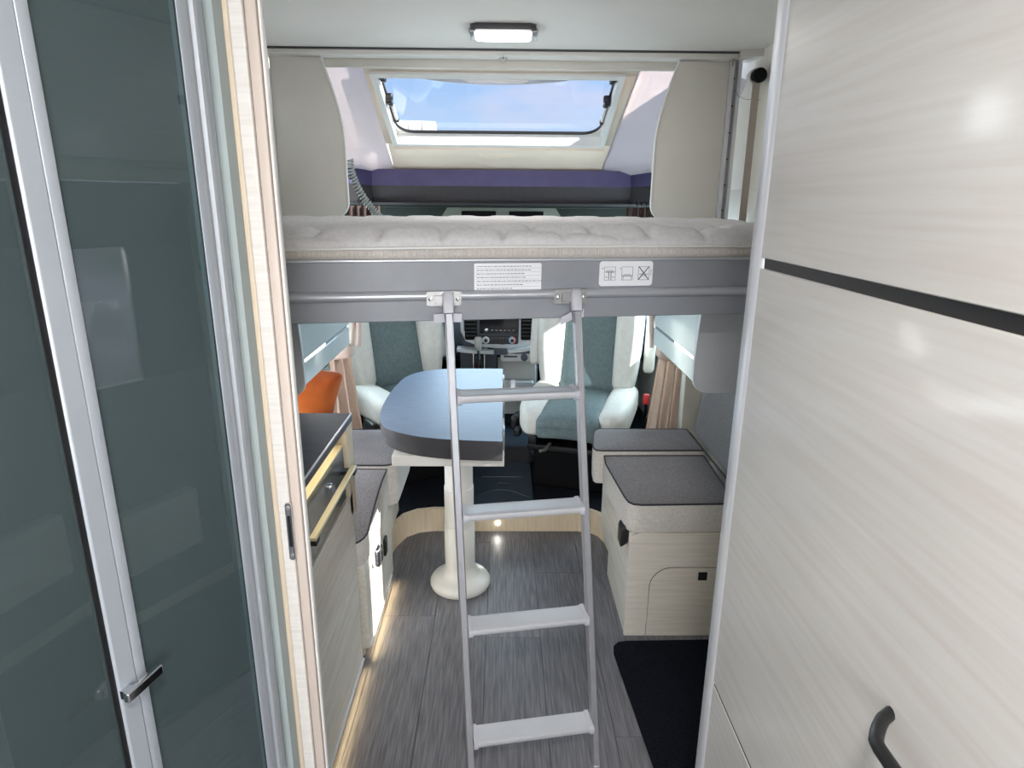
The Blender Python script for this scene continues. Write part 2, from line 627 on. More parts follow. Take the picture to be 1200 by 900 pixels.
bm = nb()
slab(bm, -0.551, 0.531, -0.551, 0.531, 2.66, WY0)
slab(bm, -0.551, 0.525, -0.566, 0.508, WY1, 3.52)
slab(bm, -0.551, WX0, -0.561, WX0, WY0, WY1)
slab(bm, WX1, 0.531, WX1, 0.519, WY0, WY1)
obj('centre_panel', bm, 'pearl_warm', lin)
for s, xc, xs, nm in ((-1, -0.555, -0.95, 'l'), (1, 0.530, 0.93, 'r')):
    bm = nb()

    def cheek(u_, v_, s=s, xc=xc, xs=xs):
        yy = 2.66 + 0.86 * v_
        x0 = xc + (0.004 if s < 0 else -0.004) + (-0.014 * v_ if s < 0 else -0.022 * v_)
        xx = x0 + (xs - x0) * u_
        zz = slope(yy) - 0.30 * (u_ ** 2.0) * (0.25 + 0.75 * v_)
        return (xx, yy, zz)
    grid(bm, 14, 14, cheek)
    bmesh.ops.solidify(bm, geom=bm.faces[:], thickness=-0.02)
    obj('side_cheek', bm, 'pearl', lin)

# roof window in the lining
w1 = sroot('window_1', 'tilted roof window over the cab with blue sky behind', (0, 3.0, 1.72))


def spt(x, y, dz=0.0):
    return (x, y, slope(y) + dz)


def wframe(o, i, dz0, dz1):
    """a picture frame on the slope; o,i = (x0,x1,y0,y1)"""
    bm_ = nb()
    for a in ((o[0], o[1], o[2], i[2]), (o[0], o[1], i[3], o[3]), (o[0], i[0], i[2], i[3]), (i[1], o[1], i[2], i[3])):
        c = [(a[0], a[2]), (a[1], a[2]), (a[1], a[3]), (a[0], a[3])]
        lo_ = [bm_.verts.new(spt(x, y, dz0)) for x, y in c]
        hi_ = [bm_.verts.new(spt(x, y, dz1)) for x, y in c]
        bm_.faces.new(lo_)
        bm_.faces.new(hi_[::-1])
        for q in range(4):
            bm_.faces.new((lo_[q], lo_[(q + 1) % 4], hi_[(q + 1) % 4], hi_[q]))
    return bm_


obj('window_frame', wframe((WX0 - 0.012, WX1 + 0.012, WY0 - 0.012, WY1 + 0.012), (WX0 + 0.012, WX1 - 0.012, WY0 + 0.012, WY1 - 0.016), -0.010, 0.05), 'white_plastic', w1)
# dark rubber seal with rounded lower corners
sx0, sx1, sy0, sy1 = WX0 + 0.016, WX1 - 0.016, WY0 + 0.014, WY1 - 0.020
seal = [spt(x, y, 0.045) for x, y in rrect(sx0, sx1, sy0, sy1, 0.075, 8, which=(1, 1, 0, 0))]
obj('seal', tube(nb(), seal, 0.007, 6, closed=True), 'ink_black', w1)
# frame corners filled outside the seal
for sgn, xx in ((1, sx0), (-1, sx1)):
    bm = nb()
    arc = [(xx + sgn * (0.075 - 0.075 * math.cos(R(a))), sy1 - 0.075 + 0.075 * math.sin(R(a))) for a in range(0, 91, 15)]
    poly = arc + [(xx - sgn * 0.01, sy1 + 0.01), (xx - sgn * 0.01, sy1 - 0.075)]
    lo = [bm.verts.new(spt(x, y, 0.035)) for x, y in poly]
    hi = [bm.verts.new(spt(x, y, 0.05)) for x, y in poly]
    bm.faces.new(lo)
    bm.faces.new(hi[::-1])
    for q in range(len(poly)):
        bm.faces.new((lo[q], lo[(q + 1) % len(poly)], hi[(q + 1) % len(poly)], hi[q]))
    obj('corner_infill', bm, 'white_plastic', w1)
bm = nb()
bm.faces.new([bm.verts.new(spt(x, y, 0.052)) for x, y in ((sx0, sy0), (sx1, sy0), (sx1, sy1), (sx0, sy1))])
bmesh.ops.solidify(bm, geom=bm.faces[:], thickness=0.003)
obj('pane', bm, 'glass_clear', w1)
# sill lip with a pull at the middle
bm = nb()
slab(bm, WX0 - 0.01, WX1 + 0.01, WX0 + 0.01, WX1 - 0.01, WY1 + 0.004, WY1 + 0.05, th=0.02, up=-0.022)
sl = obj('sill_lip', bm, 'pearl_warm', w1)
bm = nb()
slab(bm, -0.12, 0.06, -0.09, 0.03, WY1 + 0.050, WY1 + 0.075, th=0.018, up=-0.026)
obj('blind_pull', bm, 'pearl_warm', w1)
# pleated blind stacked at the top edge
bm = nb()
for kk in range(9):
    f0 = kk / 9

    def pl(u_, v_, kk=kk):
        xx = -0.34 + 0.62 * u_
        sag = math.sin(math.pi * u_) ** 0.6
        yy = WY0 + 0.012 + 0.044 * sag * (kk + v_) / 9
        return (xx, yy, slope(yy) - 0.004 + (0.006 if (v_ > 0.4 and v_ < 0.6) else 0.0))
    grid(bm, 24, 2, pl)
bmesh.ops.solidify(bm, geom=bm.faces[:], thickness=0.001)
bl = obj('pleated_blind', bm, 'blind', w1)
bm = nb()
slab(bm, -0.16, 0.10, -0.13, 0.07, WY0 + 0.016, WY0 + 0.032, th=0.006, up=-0.012)
obj('blind_grip', bm, 'pearl', w1)
for xx in (sx0 + 0.012, sx1 - 0.012):
    for yy in (WY0 + 0.045, WY0 + 0.20):
        bm = nb()
        rbox(bm, spt(xx, yy, 0.030), (0.030, 0.030, 0.034), 0.008, 3)
        rbox(bm, spt(xx, yy + 0.028, 0.022), (0.022, 0.034, 0.018), 0.006, 3)
        lathe(bm, [(0.004, -0.012), (0.012, -0.011), (0.012, 0.011), (0.004, 0.012)], spt(xx, yy - 0.010, 0.010), 12, 'x')
        obj('window_catch', bm, 'black', w1)
    bm = nb()
    tube(bm, [spt(xx + 0.004, WY0 + 0.24, 0.030), spt(xx + 0.004, WY0 + 0.36, 0.030)], 0.007, 8)
    st = obj('window_stay', bm, 'white_plastic', w1)
    obj('stay_joint', lathe(nb(), [(0.003, -0.009), (0.010, -0.008), (0.010, 0.008), (0.003, 0.009)], spt(xx + 0.004, WY0 + 0.36, 0.030), 10, 'x'), 'black', st)


# other windows: glass panes in frames on the side walls
def side_window(n, x, y0, y1, z0, z1, g, label):
    r = sroot('window_%d' % n, label, (x, (y0 + y1) / 2, z0))
    bm_ = nb()
    for a in ((y0 - 0.02, y1 + 0.02, z0 - 0.02, z0 + 0.015), (y0 - 0.02, y1 + 0.02, z1 - 0.015, z1 + 0.02), (y0 - 0.02, y0 + 0.015, z0, z1), (y1 - 0.015, y1 + 0.02, z0, z1)):
        box(bm_, x - 0.03, x + 0.03, a[0], a[1], a[2], a[3])
    obj('window_frame', bm_, 'white_plastic', r)
    obj('pane', B(x - 0.002, x + 0.002, y0, y1, z0, z1), g, r)


side_window(2, -0.975, 1.84, 2.62, 0.58, 0.87, 'glass_clear', 'dinette side window with white frame above the left bench')
side_window(3, -0.975, 2.31, 2.60, 1.67, 1.86, 'glass_clear', 'small side window with white frame beside the bed')
side_window(4, -0.975, 2.84, 3.85, 0.84, 1.30, 'glass_screen', 'driver side cab window')
side_window(5, 0.955, 2.84, 3.85, 0.84, 1.30, 'glass_screen', 'passenger side cab window')
w6 = sroot('window_6', 'unseen rear window with white frame, added for fill daylight', (0, -1.62, 0.95))  # out of view, put in to bring fill light from behind
bm = nb()
for a in ((-0.52, 0.52, 0.93, 0.965), (-0.52, 0.52, 1.635, 1.67), (-0.52, -0.485, 0.95, 1.65), (0.485, 0.52, 0.95, 1.65)):
    box(bm, a[0], a[1], -1.66, -1.59, a[2], a[3])
obj('window_frame', bm, 'white_plastic', w6)
obj('pane', B(-0.5, 0.5, -1.627, -1.623, 0.95, 1.65), 'glass_clear', w6)

# entrance door in the right wall
d1 = sroot('door_1', 'grey entrance door with a window in the right wall', (0.95, 1.46, 0.04))
bm = nb()
for a in ((1.165, 1.755, 0.045, 0.86), (1.165, 1.755, 1.30, 1.495), (1.165, 1.33, 0.86, 1.30), (1.53, 1.755, 0.86, 1.30)):
    box(bm, 0.935, 0.972, a[0], a[1], a[2], a[3])
obj('door_leaf', bm, 'door_grey', d1)
obj('pane', B(0.952, 0.956, 1.33, 1.53, 0.86, 1.30), 'glass_clear', d1)
obj('door_handle', B(0.905, 0.934, 1.18, 1.23, 0.78, 0.93, bev=0.006), 'black', d1)
obj('door_pocket', B(0.875, 0.934, 1.30, 1.62, 0.22, 0.44, bev=0.012), 'white_plastic', d1)

cu = thing('wall_cupboard', 'shallow pale ash cupboard above the entrance door', 'cupboard', (0.91, 1.45, 1.545))
obj('carcass', B(0.895, 0.929, 1.10, 1.84, 1.545, 1.975), 'cream_panel', cu)
obj('cupboard_door', B(0.878, 0.894, 1.105, 1.80, 1.56, 1.97, bev=0.002), 'ash', cu)
obj('latch', B(0.875, 0.8785, 1.735, 1.765, 1.74, 1.77), 'black', cu, label='black square push latch')

# ---- cab shell
bm = nb()
path_in = [(-0.475, 2.30), (-0.470, 2.42), (-0.455, 2.50), (-0.425, 2.575), (-0.375, 2.615), (-0.31, 2.63), (0.34, 2.63), (0.395, 2.618), (0.43, 2.585), (0.45, 2.53), (0.458, 2.45), (0.458, 2.38)]
TH = 0.02
path_out = []
for i, p in enumerate(path_in):
    a = Vector(path_in[max(0, i - 1)])
    b = Vector(path_in[min(len(path_in) - 1, i + 1)])
    d = (b - a).normalized()
    nrm = Vector((-d.y, d.x))
    path_out.append((p[0] + nrm.x * TH, p[1] + nrm.y * TH))
prism(bm, path_in + path_out[::-1], 'z', -0.01, 0.113, bev=0.003)
t2 = struct('trim_2', bm, 'step_wood', 'pale wooden step edging curving up to the cab floor')
obj('step_light', lathe(nb(), [(0.009, 0.0), (0.011, 0.004), (0.002, 0.006)], (-0.02, 2.624, 0.042), 16, 'y'), 'led_white', t2, label='small lit step light')
d_ = bpy.data.lights.new('step_light_glow', 'SPOT')
d_.energy = 0.2
d_.spot_size = R(110)
d_.spot_blend = 0.8
d_.shadow_soft_size = 0.008
d_.color = (1.0, 0.95, 0.85)
ob = bpy.data.objects.new('step_light_glow', d_)
COL.objects.link(ob)
ob.location = (-0.02, 2.617, 0.043)
ob.rotation_euler = Vector((0, -0.9, -0.25)).to_track_quat('-Z', 'Y').to_euler()

bm = nb()
prism(bm, [(-0.95, 2.30)] + path_out + [(0.93, 2.38), (0.93, 4.3), (-0.95, 4.3)], 'z', 0.03, 0.108)
struct('floor_cab', bm, 'cab_carpet', 'dark carpeted cab floor behind the step')
bm = nb()
box(bm, -1.0, 0.98, 4.28, 4.33, 0, 0.92)
struct('wall_front', bm, 'black_soft', 'dark bulkhead under the windscreen')
# cab roof, header and windscreen
bm = nb()
prism(bm, [(3.50, 1.415), (3.92, 1.40), (3.92, 1.43), (3.50, 1.62)], 'x', -0.95, 0.93)
struct('ceiling_cab', bm, 'header_dark', 'dark cab roof lining under the overcab shelf')
obj('header_panel', B(-0.94, 0.92, 3.63, 3.66, 1.29, 1.424), 'header_dark', bpy.data.objects['ceiling_cab'])
w7 = sroot('window_7', 'sloping windscreen of the cab', (0, 4.1, 0.9))
bm = nb()
bm.faces.new([bm.verts.new(q) for q in ((-0.93, 4.28, 0.90), (0.92, 4.28, 0.90), (0.92, 3.93, 1.41), (-0.93, 3.93, 1.41))])
bmesh.ops.solidify(bm, geom=bm.faces[:], thickness=0.005)
obj('pane', bm, 'glass_screen', w7)
bm = nb()
tube(bm, [(-0.94, 4.28, 0.90), (-0.94, 3.92, 1.42)], 0.035, 8)
tube(bm, [(0.92, 4.28, 0.90), (0.92, 3.92, 1.42)], 0.035, 8)
obj('screen_pillar', bm, 'black', w7)

# pillars (bulkheads) between living room and cab
for s, a, b, nm in ((-1, -0.95, -0.80, 'wall_pillar_left'), (1, 0.80, 0.93, 'wall_pillar_right')):
    struct(nm, B(a, b, 2.70, 2.74, 0.10, 1.30, bev=0.004), 'wall', 'cream body pillar panel beside the %s cab seat' % ('driver' if s < 0 else 'passenger'))

# ================================================================== FOREGROUND: TALL CABINET ON THE RIGHT
tcab = thing('tall_cabinet', 'tall pale ash cabinet with glossy doors and black horizontal strip', 'cabinet', (0.65, 0.1, 0))
obj('body', B(0.40, 0.92, -1.2, 0.99, 0.0, 1.975), 'ash_across', tcab)
obj('door_panel', B(0.38, 0.399, -1.2, 0.96, 1.372, 1.972, bev=0.0015), 'ash', tcab)
dm = obj('door_panel', B(0.38, 0.399, -1.2, 0.96, 0.6235, 1.357, bev=0.0015), 'ash', tcab)
obj('door_panel', B(0.38, 0.399, -1.2, 0.96, 0.05, 0.6175, bev=0.0015), 'ash', tcab)
obj('strip', B(0.384, 0.40, -1.2, 0.962, 1.357, 1.372), 'black', tcab, label='black horizontal strip')
obj('gap_strip', B(0.3815, 0.40, -1.2, 0.962, 0.6175, 0.6235), 'black', tcab)
obj('plinth', B(0.41, 0.43, -1.2, 0.96, 0.0, 0.05), 'black', tcab)
bm = nb()
prism(bm, [(0.377, 0.958), (0.384, 0.951), (0.400, 0.951), (0.400, 1.014), (0.396, 1.016), (0.386, 1.010), (0.379, 0.995), (0.3765, 0.975)], 'z', 0.0, 1.978)
obj('corner_trim', bm, 'alu_light', tcab, label='rounded light aluminium corner trim')
hp = []
for kk in range(0, 25):
    a = kk / 24
    yy = 0.51 - 0.21 * a
    xx = 0.381 - 0.036 * min(1, math.sin(math.pi * a) * 1.9) ** 0.7
    hp.append((xx, yy, 0.972 + 0.0 * a))
obj('handle', tube(nb(), hp, 0.0065, 10), 'black', dm, label='black bow handle')

# ================================================================== FOREGROUND: DOOR POST ON THE LEFT
d2 = sroot('door_2', 'pale wooden sliding door edge and post beside the shower', (-0.37, 1.0, 0))
obj('glass_strip', B(-0.415, -0.377, 0.935, 0.966, 0.0, 1.978), 'wall_grey', d2)
obj('post_edge', B(-0.4050, -0.3695, 0.968, 0.998, 0.0, 1.978, bev=0.003), 'cream_edge', d2)
dl = obj('door_leaf', B(-0.3690, -0.3495, 0.964, 0.998, 0.0, 1.978, bev=0.002), 'ash_upright', d2)
obj('jamb', B(-0.3490, -0.3335, 0.970, 0.998, 0.0, 1.978, bev=0.002), 'taupe_edge', d2)
obj('edge_bead', B(-0.3330, -0.3285, 0.974, 0.990, 0.0, 1.978, bev=0.003), 'white_plastic', d2)
bm = nb()
prism(bm, rrect(-0.3565, -0.3465, 0.866, 0.971, 0.005), 'y', 0.9605, 0.9645)
sp = obj('lock_plate', bm, 'chrome', dl, label='narrow lock plate with dark slot')
prism_bm = prism(nb(), rrect(-0.3540, -0.3490, 0.891, 0.948, 0.002), 'y', 0.9595, 0.9606)
obj('lock_slot', prism_bm, 'black', d2)
for zz in (0.8745, 0.9625):
    obj('screw', lathe(nb(), [(0.0006, -0.0012), (0.0034, -0.0008), (0.0034, 0.0008)], (-0.3515, 0.9602, zz), 10, 'y'), 'steel', d2)

# ================================================================== SHOWER
TH1 = R(15)
DP = Vector((-math.sin(TH1), -math.cos(TH1), 0))     # along the near pane, towards the camera
NP = Vector((math.cos(TH1), -math.sin(TH1), 0))      # out of the pane, into the corridor
P0 = Vector((-0.388, 0.860, 0))
sh = thing('shower_cubicle', 'shower cubicle with folding smoked glass doors in white aluminium profiles', 'shower', (-0.68, 0.5, 0))


def pbox(l0, l1, n0, n1, z0, z1, P=P0, D=DP, N=NP, bev=0.0):
    """box along a pane: l along the pane, n out of it"""
    bm_ = nb()
    cs = [(l, n, z) for l in (l0, l1) for n in (n0, n1) for z in (z0, z1)]
    vs = [bm_.verts.new(P + D * l + N * n + Vector((0, 0, z))) for l, n, z in cs]
    fs = [bm_.faces.new([vs[i] for i in f]) for f in ((0, 1, 3, 2), (4, 6, 7, 5), (0, 4, 5, 1), (2, 3, 7, 6), (0, 2, 6, 4), (1, 5, 7, 3))]
    if bev:
        bmesh.ops.bevel(bm_, geom=bm_.edges[:], offset=bev, segments=2, affect='EDGES', profile=0.5)
    return bm_


bm = nb()
prism(bm, [(-0.3985, 0.856), (-0.388, 0.857), (-0.3845, 0.863), (-0.3845, 0.881), (-0.387, 0.884), (-0.387, 0.888), (-0.3825, 0.891), (-0.3825, 0.910), (-0.385, 0.914), (-0.385, 0.922), (-0.412, 0.922)], 'z', 0.05, 1.978)
obj('wall_profile', bm, 'alu_white', sh)
bm = pbox(0.004, 0.203, -0.007, -0.001, 0.10, 1.93)
obj('glass_pane', bm, 'glass_smoked', sh)
obj('seal', pbox(0.0, 0.004, -0.010, 0.000, 0.10, 1.93), 'black', sh)
# middle profile carrying the handle
mp1 = obj('middle_profile', pbox(0.199, 0.214, -0.012, 0.004, 0.06, 1.96, bev=0.002), 'alu_white', sh)
obj('middle_profile', pbox(0.214, 0.241, -0.014, 0.0055, 0.06, 1.96, bev=0.003), 'alu_white', sh)
obj('seal', pbox(0.241, 0.245, -0.010, 0.003, 0.06, 1.96), 'black', sh)
P1 = P0 + DP * 0.245
TH2 = R(8)
D2 = Vector((-math.sin(TH2), -math.cos(TH2), 0))
N2 = Vector((math.cos(TH2), -math.sin(TH2), 0))
obj('glass_pane', pbox(0.0, 0.34, -0.007, -0.001, 0.10, 1.93, P=P1, D=D2, N=N2), 'glass_smoked', sh)
obj('end_profile', pbox(0.34, 0.38, -0.014, 0.006, 0.06, 1.96, P=P1, D=D2, N=N2, bev=0.003), 'alu_white', sh)
obj('bottom_rail', pbox(0.0, 0.236, -0.012, 0.002, 0.05, 0.10), 'alu_white', sh)
obj('bottom_rail', pbox(0.0, 0.36, -0.012, 0.002, 0.05, 0.10, P=P1, D=D2, N=N2), 'alu_white', sh)
obj('top_rail', pbox(0.0, 0.236, -0.012, 0.002, 1.93, 1.975), 'alu_white', sh)
obj('top_rail', pbox(0.0, 0.36, -0.012, 0.002, 1.93, 1.975, P=P1, D=D2, N=N2), 'alu_white', sh)
hb = obj('handle', pbox(0.190, 0.243, 0.012, 0.020, 0.884, 0.897, bev=0.0015), 'chrome', sh, label='small square chrome pull handle')
obj('handle_post', pbox(0.228, 0.240, 0.005, 0.0125, 0.885, 0.896), 'chrome', sh)
obj('inner_handle', pbox(0.246, 0.285, -0.032, -0.022, 0.884, 0.897, bev=0.0015), 'chrome', sh)
# cubicle behind the glass
cub = sh
obj('back_wall', B(-0.949, -0.93, -0.1, 0.984, 0.0, 1.978), 'wall_grey', cub)
obj('end_wall', B(-0.93, -0.42, 0.965, 0.984, 0.0, 1.978), 'wall_grey', cub)
obj('end_wall', B(-0.93, -0.40, -0.12, -0.10, 0.0, 1.978), 'wall_grey', cub)
bm = nb()
prism(bm, [(-0.93, -0.10), (-0.55, -0.10), (-0.55, 0.24), (-0.455, 0.62), (-0.415, 0.88), (-0.415, 0.964), (-0.93, 0.964)], 'z', 0.0, 0.05)
obj('tray', bm, 'white_plastic', cub)
obj('corner_shelf', prism(nb(), [(-0.93, 0.964), (-0.93, 0.74), (-0.80, 0.80), (-0.74, 0.964)], 'z', 0.86, 0.875), 'white_plastic', cub)
obj('shower_rail', tube(nb(), [(-0.90, 0.60, 0.95), (-0.90, 0.60, 1.70)], 0.010, 10), 'chrome', cub)
obj('shower_head', lathe(nb(), [(0.012, 0.03), (0.035, 0.01), (0.036, 0.0), (0.002, -0.001)], (-0.86, 0.60, 1.66), 20), 'chrome', cub)

# ================================================================== CEILING LAMPS


def ceiling_lamp(x, y, label, power):
    t = thing('ceiling_lamp', label, 'lamp', (x, y, 1.98), 0, 'flat ceiling lamps')
    bm_ = nb()
    prism(bm_, rrect(-0.104, 0.104, -0.075, 0.072, 0.018), 'z', -0.018, 0.0, bev=0.006)
    obj('housing', bm_, 'edge_dark', t, local=True)
    for s in (-1, 1):
        bm_ = nb()
        box(bm_, s * 0.100 - 0.010, s * 0.100 + 0.010, -0.058, 0.058, -0.024, -0.010, bev=0.004)
        obj('end_cap', bm_, 'steel', t, local=True)
    bm_ = nb()
    rbox(bm_, (0, 0.002, -0.016), (0.178, 0.115, 0.024), 0.010, 4)
    obj('diffuser', bm_, 'lamp_on', t, local=True, label='lit white diffuser')
    a_ = area('ceiling_lamp_light', (x, y + 0.01, 1.947), (x, y + 0.01, 0), 0.17, 0.11, power, (1.0, 0.965, 0.92))
    return t


ceiling_lamp(-0.003, 2.295, 'flat ceiling lamp with lit diffuser in front of roof window', 1.9)
ceiling_lamp(0.0, -0.15, 'unseen flat lamp with lit diffuser added for fill in the rear corridor', 14)  # out-of-view corridor lamp, added to brighten the room

# small hooks under the cross board
for i, (x, lb) in enumerate(((-0.003, 'tiny steel T-hook under the board above the roof window'), (0.842, 'tiny steel T-hook under the board at the bed strap'))):
    bm = nb()
    box(bm, x - 0.016, x + 0.016, 2.578, 2.584, 1.948, 1.952)
    box(bm, x - 0.002, x + 0.002, 2.578, 2.584, 1.932, 1.957)
    tag(obj('board_hook', bm, 'steel'), lb, 'hook', 'hooks under the cross board')
bm = nb()
cp = [(0.848, 2.578, 1.945), (0.852, 2.57, 1.90), (0.850, 2.56, 1.855), (0.862, 2.55, 1.825), (0.885, 2.53, 1.812), (0.926, 2.50, 1.808)]
tube(bm, cp, 0.0013, 6)
tag(obj('thin_cord', bm, 'strap'), 'thin looping cord hanging from the corner hook', 'cord')

# ================================================================== BED
BY = lambda x: 1.60 + 0.163 * (x - 0.03)
BX0, BX1, BYB = -0.86, 0.86, 2.55
bed = thing('drop_down_bed', 'grey drop-down bed platform hung across the room under the mattress', 'bed', (0, 2.0, 1.163))


def bslab(bm, x0, x1, f, b, z0, z1, bev=0.0):
    """slab with the slanting front edge moved f forward; b = depth from the front edge or None for the back"""
    pts = [(x0, BY(x0) - f), (x1, BY(x1) - f)]
    pts += [(x1, BYB), (x0, BYB)] if b is None else [(x1, BY(x1) - f + b), (x0, BY(x0) - f + b)]
    return prism(bm, pts, 'z', z0, z1, bev=bev)


obj('platform', bslab(nb(), BX0, BX1, -0.02, None, 1.185, 1.312), 'bed_grey', bed)
obj('front_board', bslab(nb(), BX0, BX1, 0, 0.02, 1.235, 1.308, bev=0.002), 'bed_grey', bed)
obj('top_lip', bslab(nb(), BX0, BX1, 0.004, 0.024, 1.306, 1.3135, bev=0.002), 'bed_rail', bed)
obj('lower_board', bslab(nb(), BX0, BX1, 0, 0.02, 1.163, 1.216, bev=0.002), 'bed_grey', bed)
bm = nb()
rp = []
for a in range(-90, 91, 18):
    rp.append((0.016 * math.cos(R(a)), 1.2255 + 0.0125 * math.sin(R(a))))
rings = []
for x in (BX0, BX1):
    rings.append([bm.verts.new((x, BY(x) - q[0], q[1])) for q in rp] + [bm.verts.new((x, BY(x) + 0.01, 1.238)), bm.verts.new((x, BY(x) + 0.01, 1.213))])
n = len(rings[0])
for i in range(n):
    bm.faces.new((rings[0][i], rings[1][i], rings[1][(i + 1) % n], rings[0][(i + 1) % n]))
bm.faces.new(rings[0][::-1])
bm.faces.new(rings[1])
obj('front_rail', bm, 'bed_rail', bed, label='half-round light metal rail')
BA = math.atan(0.163)


def on_front(x, dx, dy, dz):
    """point on the slanting front: dx along it, dy out of it"""
    ca, sa = math.cos(BA), math.sin(BA)
    return (x + dx * ca + dy * sa, BY(x) + dx * sa - dy * ca, dz)


def fbox(bm, x, dx0, dx1, o0, o1, z0, z1, bev=0.0):
    cs = [(a, o, z) for a in (dx0, dx1) for o in (o0, o1) for z in (z0, z1)]
    vs = [bm.verts.new(on_front(x, a, o, z)) for a, o, z in cs]
    fs = [bm.faces.new([vs[i] for i in f]) for f in ((0, 1, 3, 2), (4, 6, 7, 5), (0, 4, 5, 1), (2, 3, 7, 6), (0, 2, 6, 4), (1, 5, 7, 3))]
    if bev:
        bmesh.ops.bevel(bm, geom=list({e2 for f in fs for e2 in f.edges}), offset=bev, segments=2, affect='EDGES')
    return bm


def fpoly(bm, x, pts, o0, o1):
    lo_ = [bm.verts.new(on_front(x, p[0], o0, p[1])) for p in pts]
    hi_ = [bm.verts.new(on_front(x, p[0], o1, p[1])) for p in pts]
    bm.faces.new(lo_)
    bm.faces.new(hi_[::-1])
    for i in range(len(pts)):
        bm.faces.new((lo_[i], lo_[(i + 1) % len(pts)], hi_[(i + 1) % len(pts)], hi_[i]))
    return bm


# printed stickers
xl = 0.012
sk = obj('warning_sticker', fpoly(nb(), xl, rrect(-0.084, 0.084, 1.2345, 1.302, 0.004), 0.0, 0.0012), 'sticker', bed, label='white sticker with seven rows of small print')
bm = nb()
row_len = [0.132, 0.128, 0.112, 0.120, 0.160, 0.116, 0.088]
for q in range(7):
    zc = 1.2945 - q * 0.0090
    if q < 6:
        fbox(bm, xl, -0.082, 0.082, 0.0011, 0.0014, zc - 0.0047, zc - 0.0043)
obj('print_rule', bm, 'ink', sk)
bm = nb()
rs = random.Random(3)
for q in range(7):
    zc = 1.2945 - q * 0.0090
    a = -0.078
    while a < -0.078 + row_len[q]:
        w = rs.uniform(0.002, 0.009)
        fbox(bm, xl, a, a + w, 0.0011, 0.0014, zc - 0.0008, zc + 0.0010)
        a += w + 0.0018
obj('small_print', bm, 'ink', sk)
xp = 0.313
pk = obj('pictogram_sticker', fpoly(nb(), xp, rrect(-0.071, 0.071, 1.2425, 1.305, 0.008), 0.0, 0.0012), 'sticker', bed, label='white sticker with three bed pictograms, the last crossed out')


def line(bm, a, b, w):
    a, b = Vector(a), Vector(b)
    d = (b - a).normalized() * 0.5 * w
    nn = Vector((-d.y, d.x))
    fpoly(bm, xp, [tuple(a + nn), tuple(b + nn), tuple(b - nn), tuple(a - nn)], 0.0011, 0.0015)


def rect_lines(bm, x0, x1, z0, z1, w):
    for a, b in (((x0, z0), (x1, z0)), ((x1, z0), (x1, z1)), ((x1, z1), (x0, z1)), ((x0, z1), (x0, z0))):
        line(bm, a, b, w)


bm = nb()
for cx in (-0.043, 0.003, 0.047):
    rect_lines(bm, cx - 0.0145, cx + 0.0145, 1.2575, 1.2905, 0.0009)
cx = -0.043
line(bm, (cx - 0.012, 1.278), (cx + 0.012, 1.278), 0.0026)
line(bm, (cx - 0.009, 1.282), (cx + 0.009, 1.282), 0.0012)
line(bm, (cx - 0.003, 1.278), (cx - 0.003, 1.259), 0.0022)
line(bm, (cx + 0.003, 1.278), (cx + 0.003, 1.259), 0.0022)
line(bm, (cx - 0.013, 1.265), (cx - 0.006, 1.265), 0.0014)
line(bm, (cx + 0.006, 1.265), (cx + 0.013, 1.265), 0.0014)
cx = 0.003
line(bm, (cx - 0.014, 1.268), (cx + 0.014, 1.268), 0.0020)
line(bm, (cx - 0.009, 1.268), (cx - 0.012, 1.259), 0.0014)
line(bm, (cx + 0.009, 1.268), (cx + 0.012, 1.259), 0.0014)
line(bm, (cx - 0.008, 1.271), (cx + 0.008, 1.271), 0.0012)
cx = 0.047
line(bm, (cx - 0.012, 1.272), (cx + 0.012, 1.272), 0.0016)
line(bm, (cx - 0.009, 1.268), (cx + 0.009, 1.268), 0.0012)
for cx in (-0.063, -0.0155):
    line(bm, (cx - 0.0014, 1.287), (cx + 0.0014, 1.287), 0.0028)
line(bm, (0.0665, 1.268), (0.0665, 1.284), 0.0012)
obj('pictogram', bm, 'ink', pk)
bm = nb()
line(bm, (0.033, 1.2575), (0.061, 1.2915), 0.0022)
line(bm, (0.061, 1.2575), (0.033, 1.2915), 0.0022)
obj('cross_mark', bm, 'ink_black', pk)

# ladder brackets on the rail
for xbk in (-0.146, 0.166):
    bm = nb()
    fpoly(bm, xbk, rrect(-0.042, 0.042, 1.203, 1.2375, 0.005), 0.016, 0.019)
    bk = obj('ladder_bracket', bm, 'steel', bed)
    bm = nb()
    fbox(bm, xbk, -0.022, 0.022, 0.018, 0.028, 1.209, 1.213)
    fbox(bm, xbk, -0.024, -0.019, 0.018, 0.028, 1.209, 1.229)
    fbox(bm, xbk, 0.019, 0.024, 0.018, 0.028, 1.209, 1.229)
    fbox(bm, xbk, -0.022, 0.022, 0.026, 0.029, 1.211, 1.228)
    obj('bracket_loop', bm, 'steel', bk)
    for dx in (-0.033, 0.033):
        p = on_front(xbk, dx, 0.0195, 1.219)
        obj('screw', lathe(nb(), [(0.0045, 0.001), (0.0045, -0.0015), (0.002, -0.0025)], p, 10, 'y'), 'chrome', bk)

# ---- mattress with quilted top
MX0, MX1 = -0.85, 0.85


def quilt(x, y):
    # ogee pattern: wavy diagonals crossing
    a = x / 0.150
    b = y / 0.115
    w1_ = a + 0.5 * b + 0.16 * math.sin(2 * math.pi * (a - 0.5 * b))
    w2_ = a - 0.5 * b + 0.16 * math.sin(2 * math.pi * (a + 0.5 * b))
    f = abs(math.sin(math.pi * w1_)) ** 0.5 * abs(math.sin(math.pi * w2_)) ** 0.5
    return f ** 0.6


mt = thing('mattress', 'white quilted mattress lying on the drop-down bed', 'mattress', (0, 2.0, 1.313))


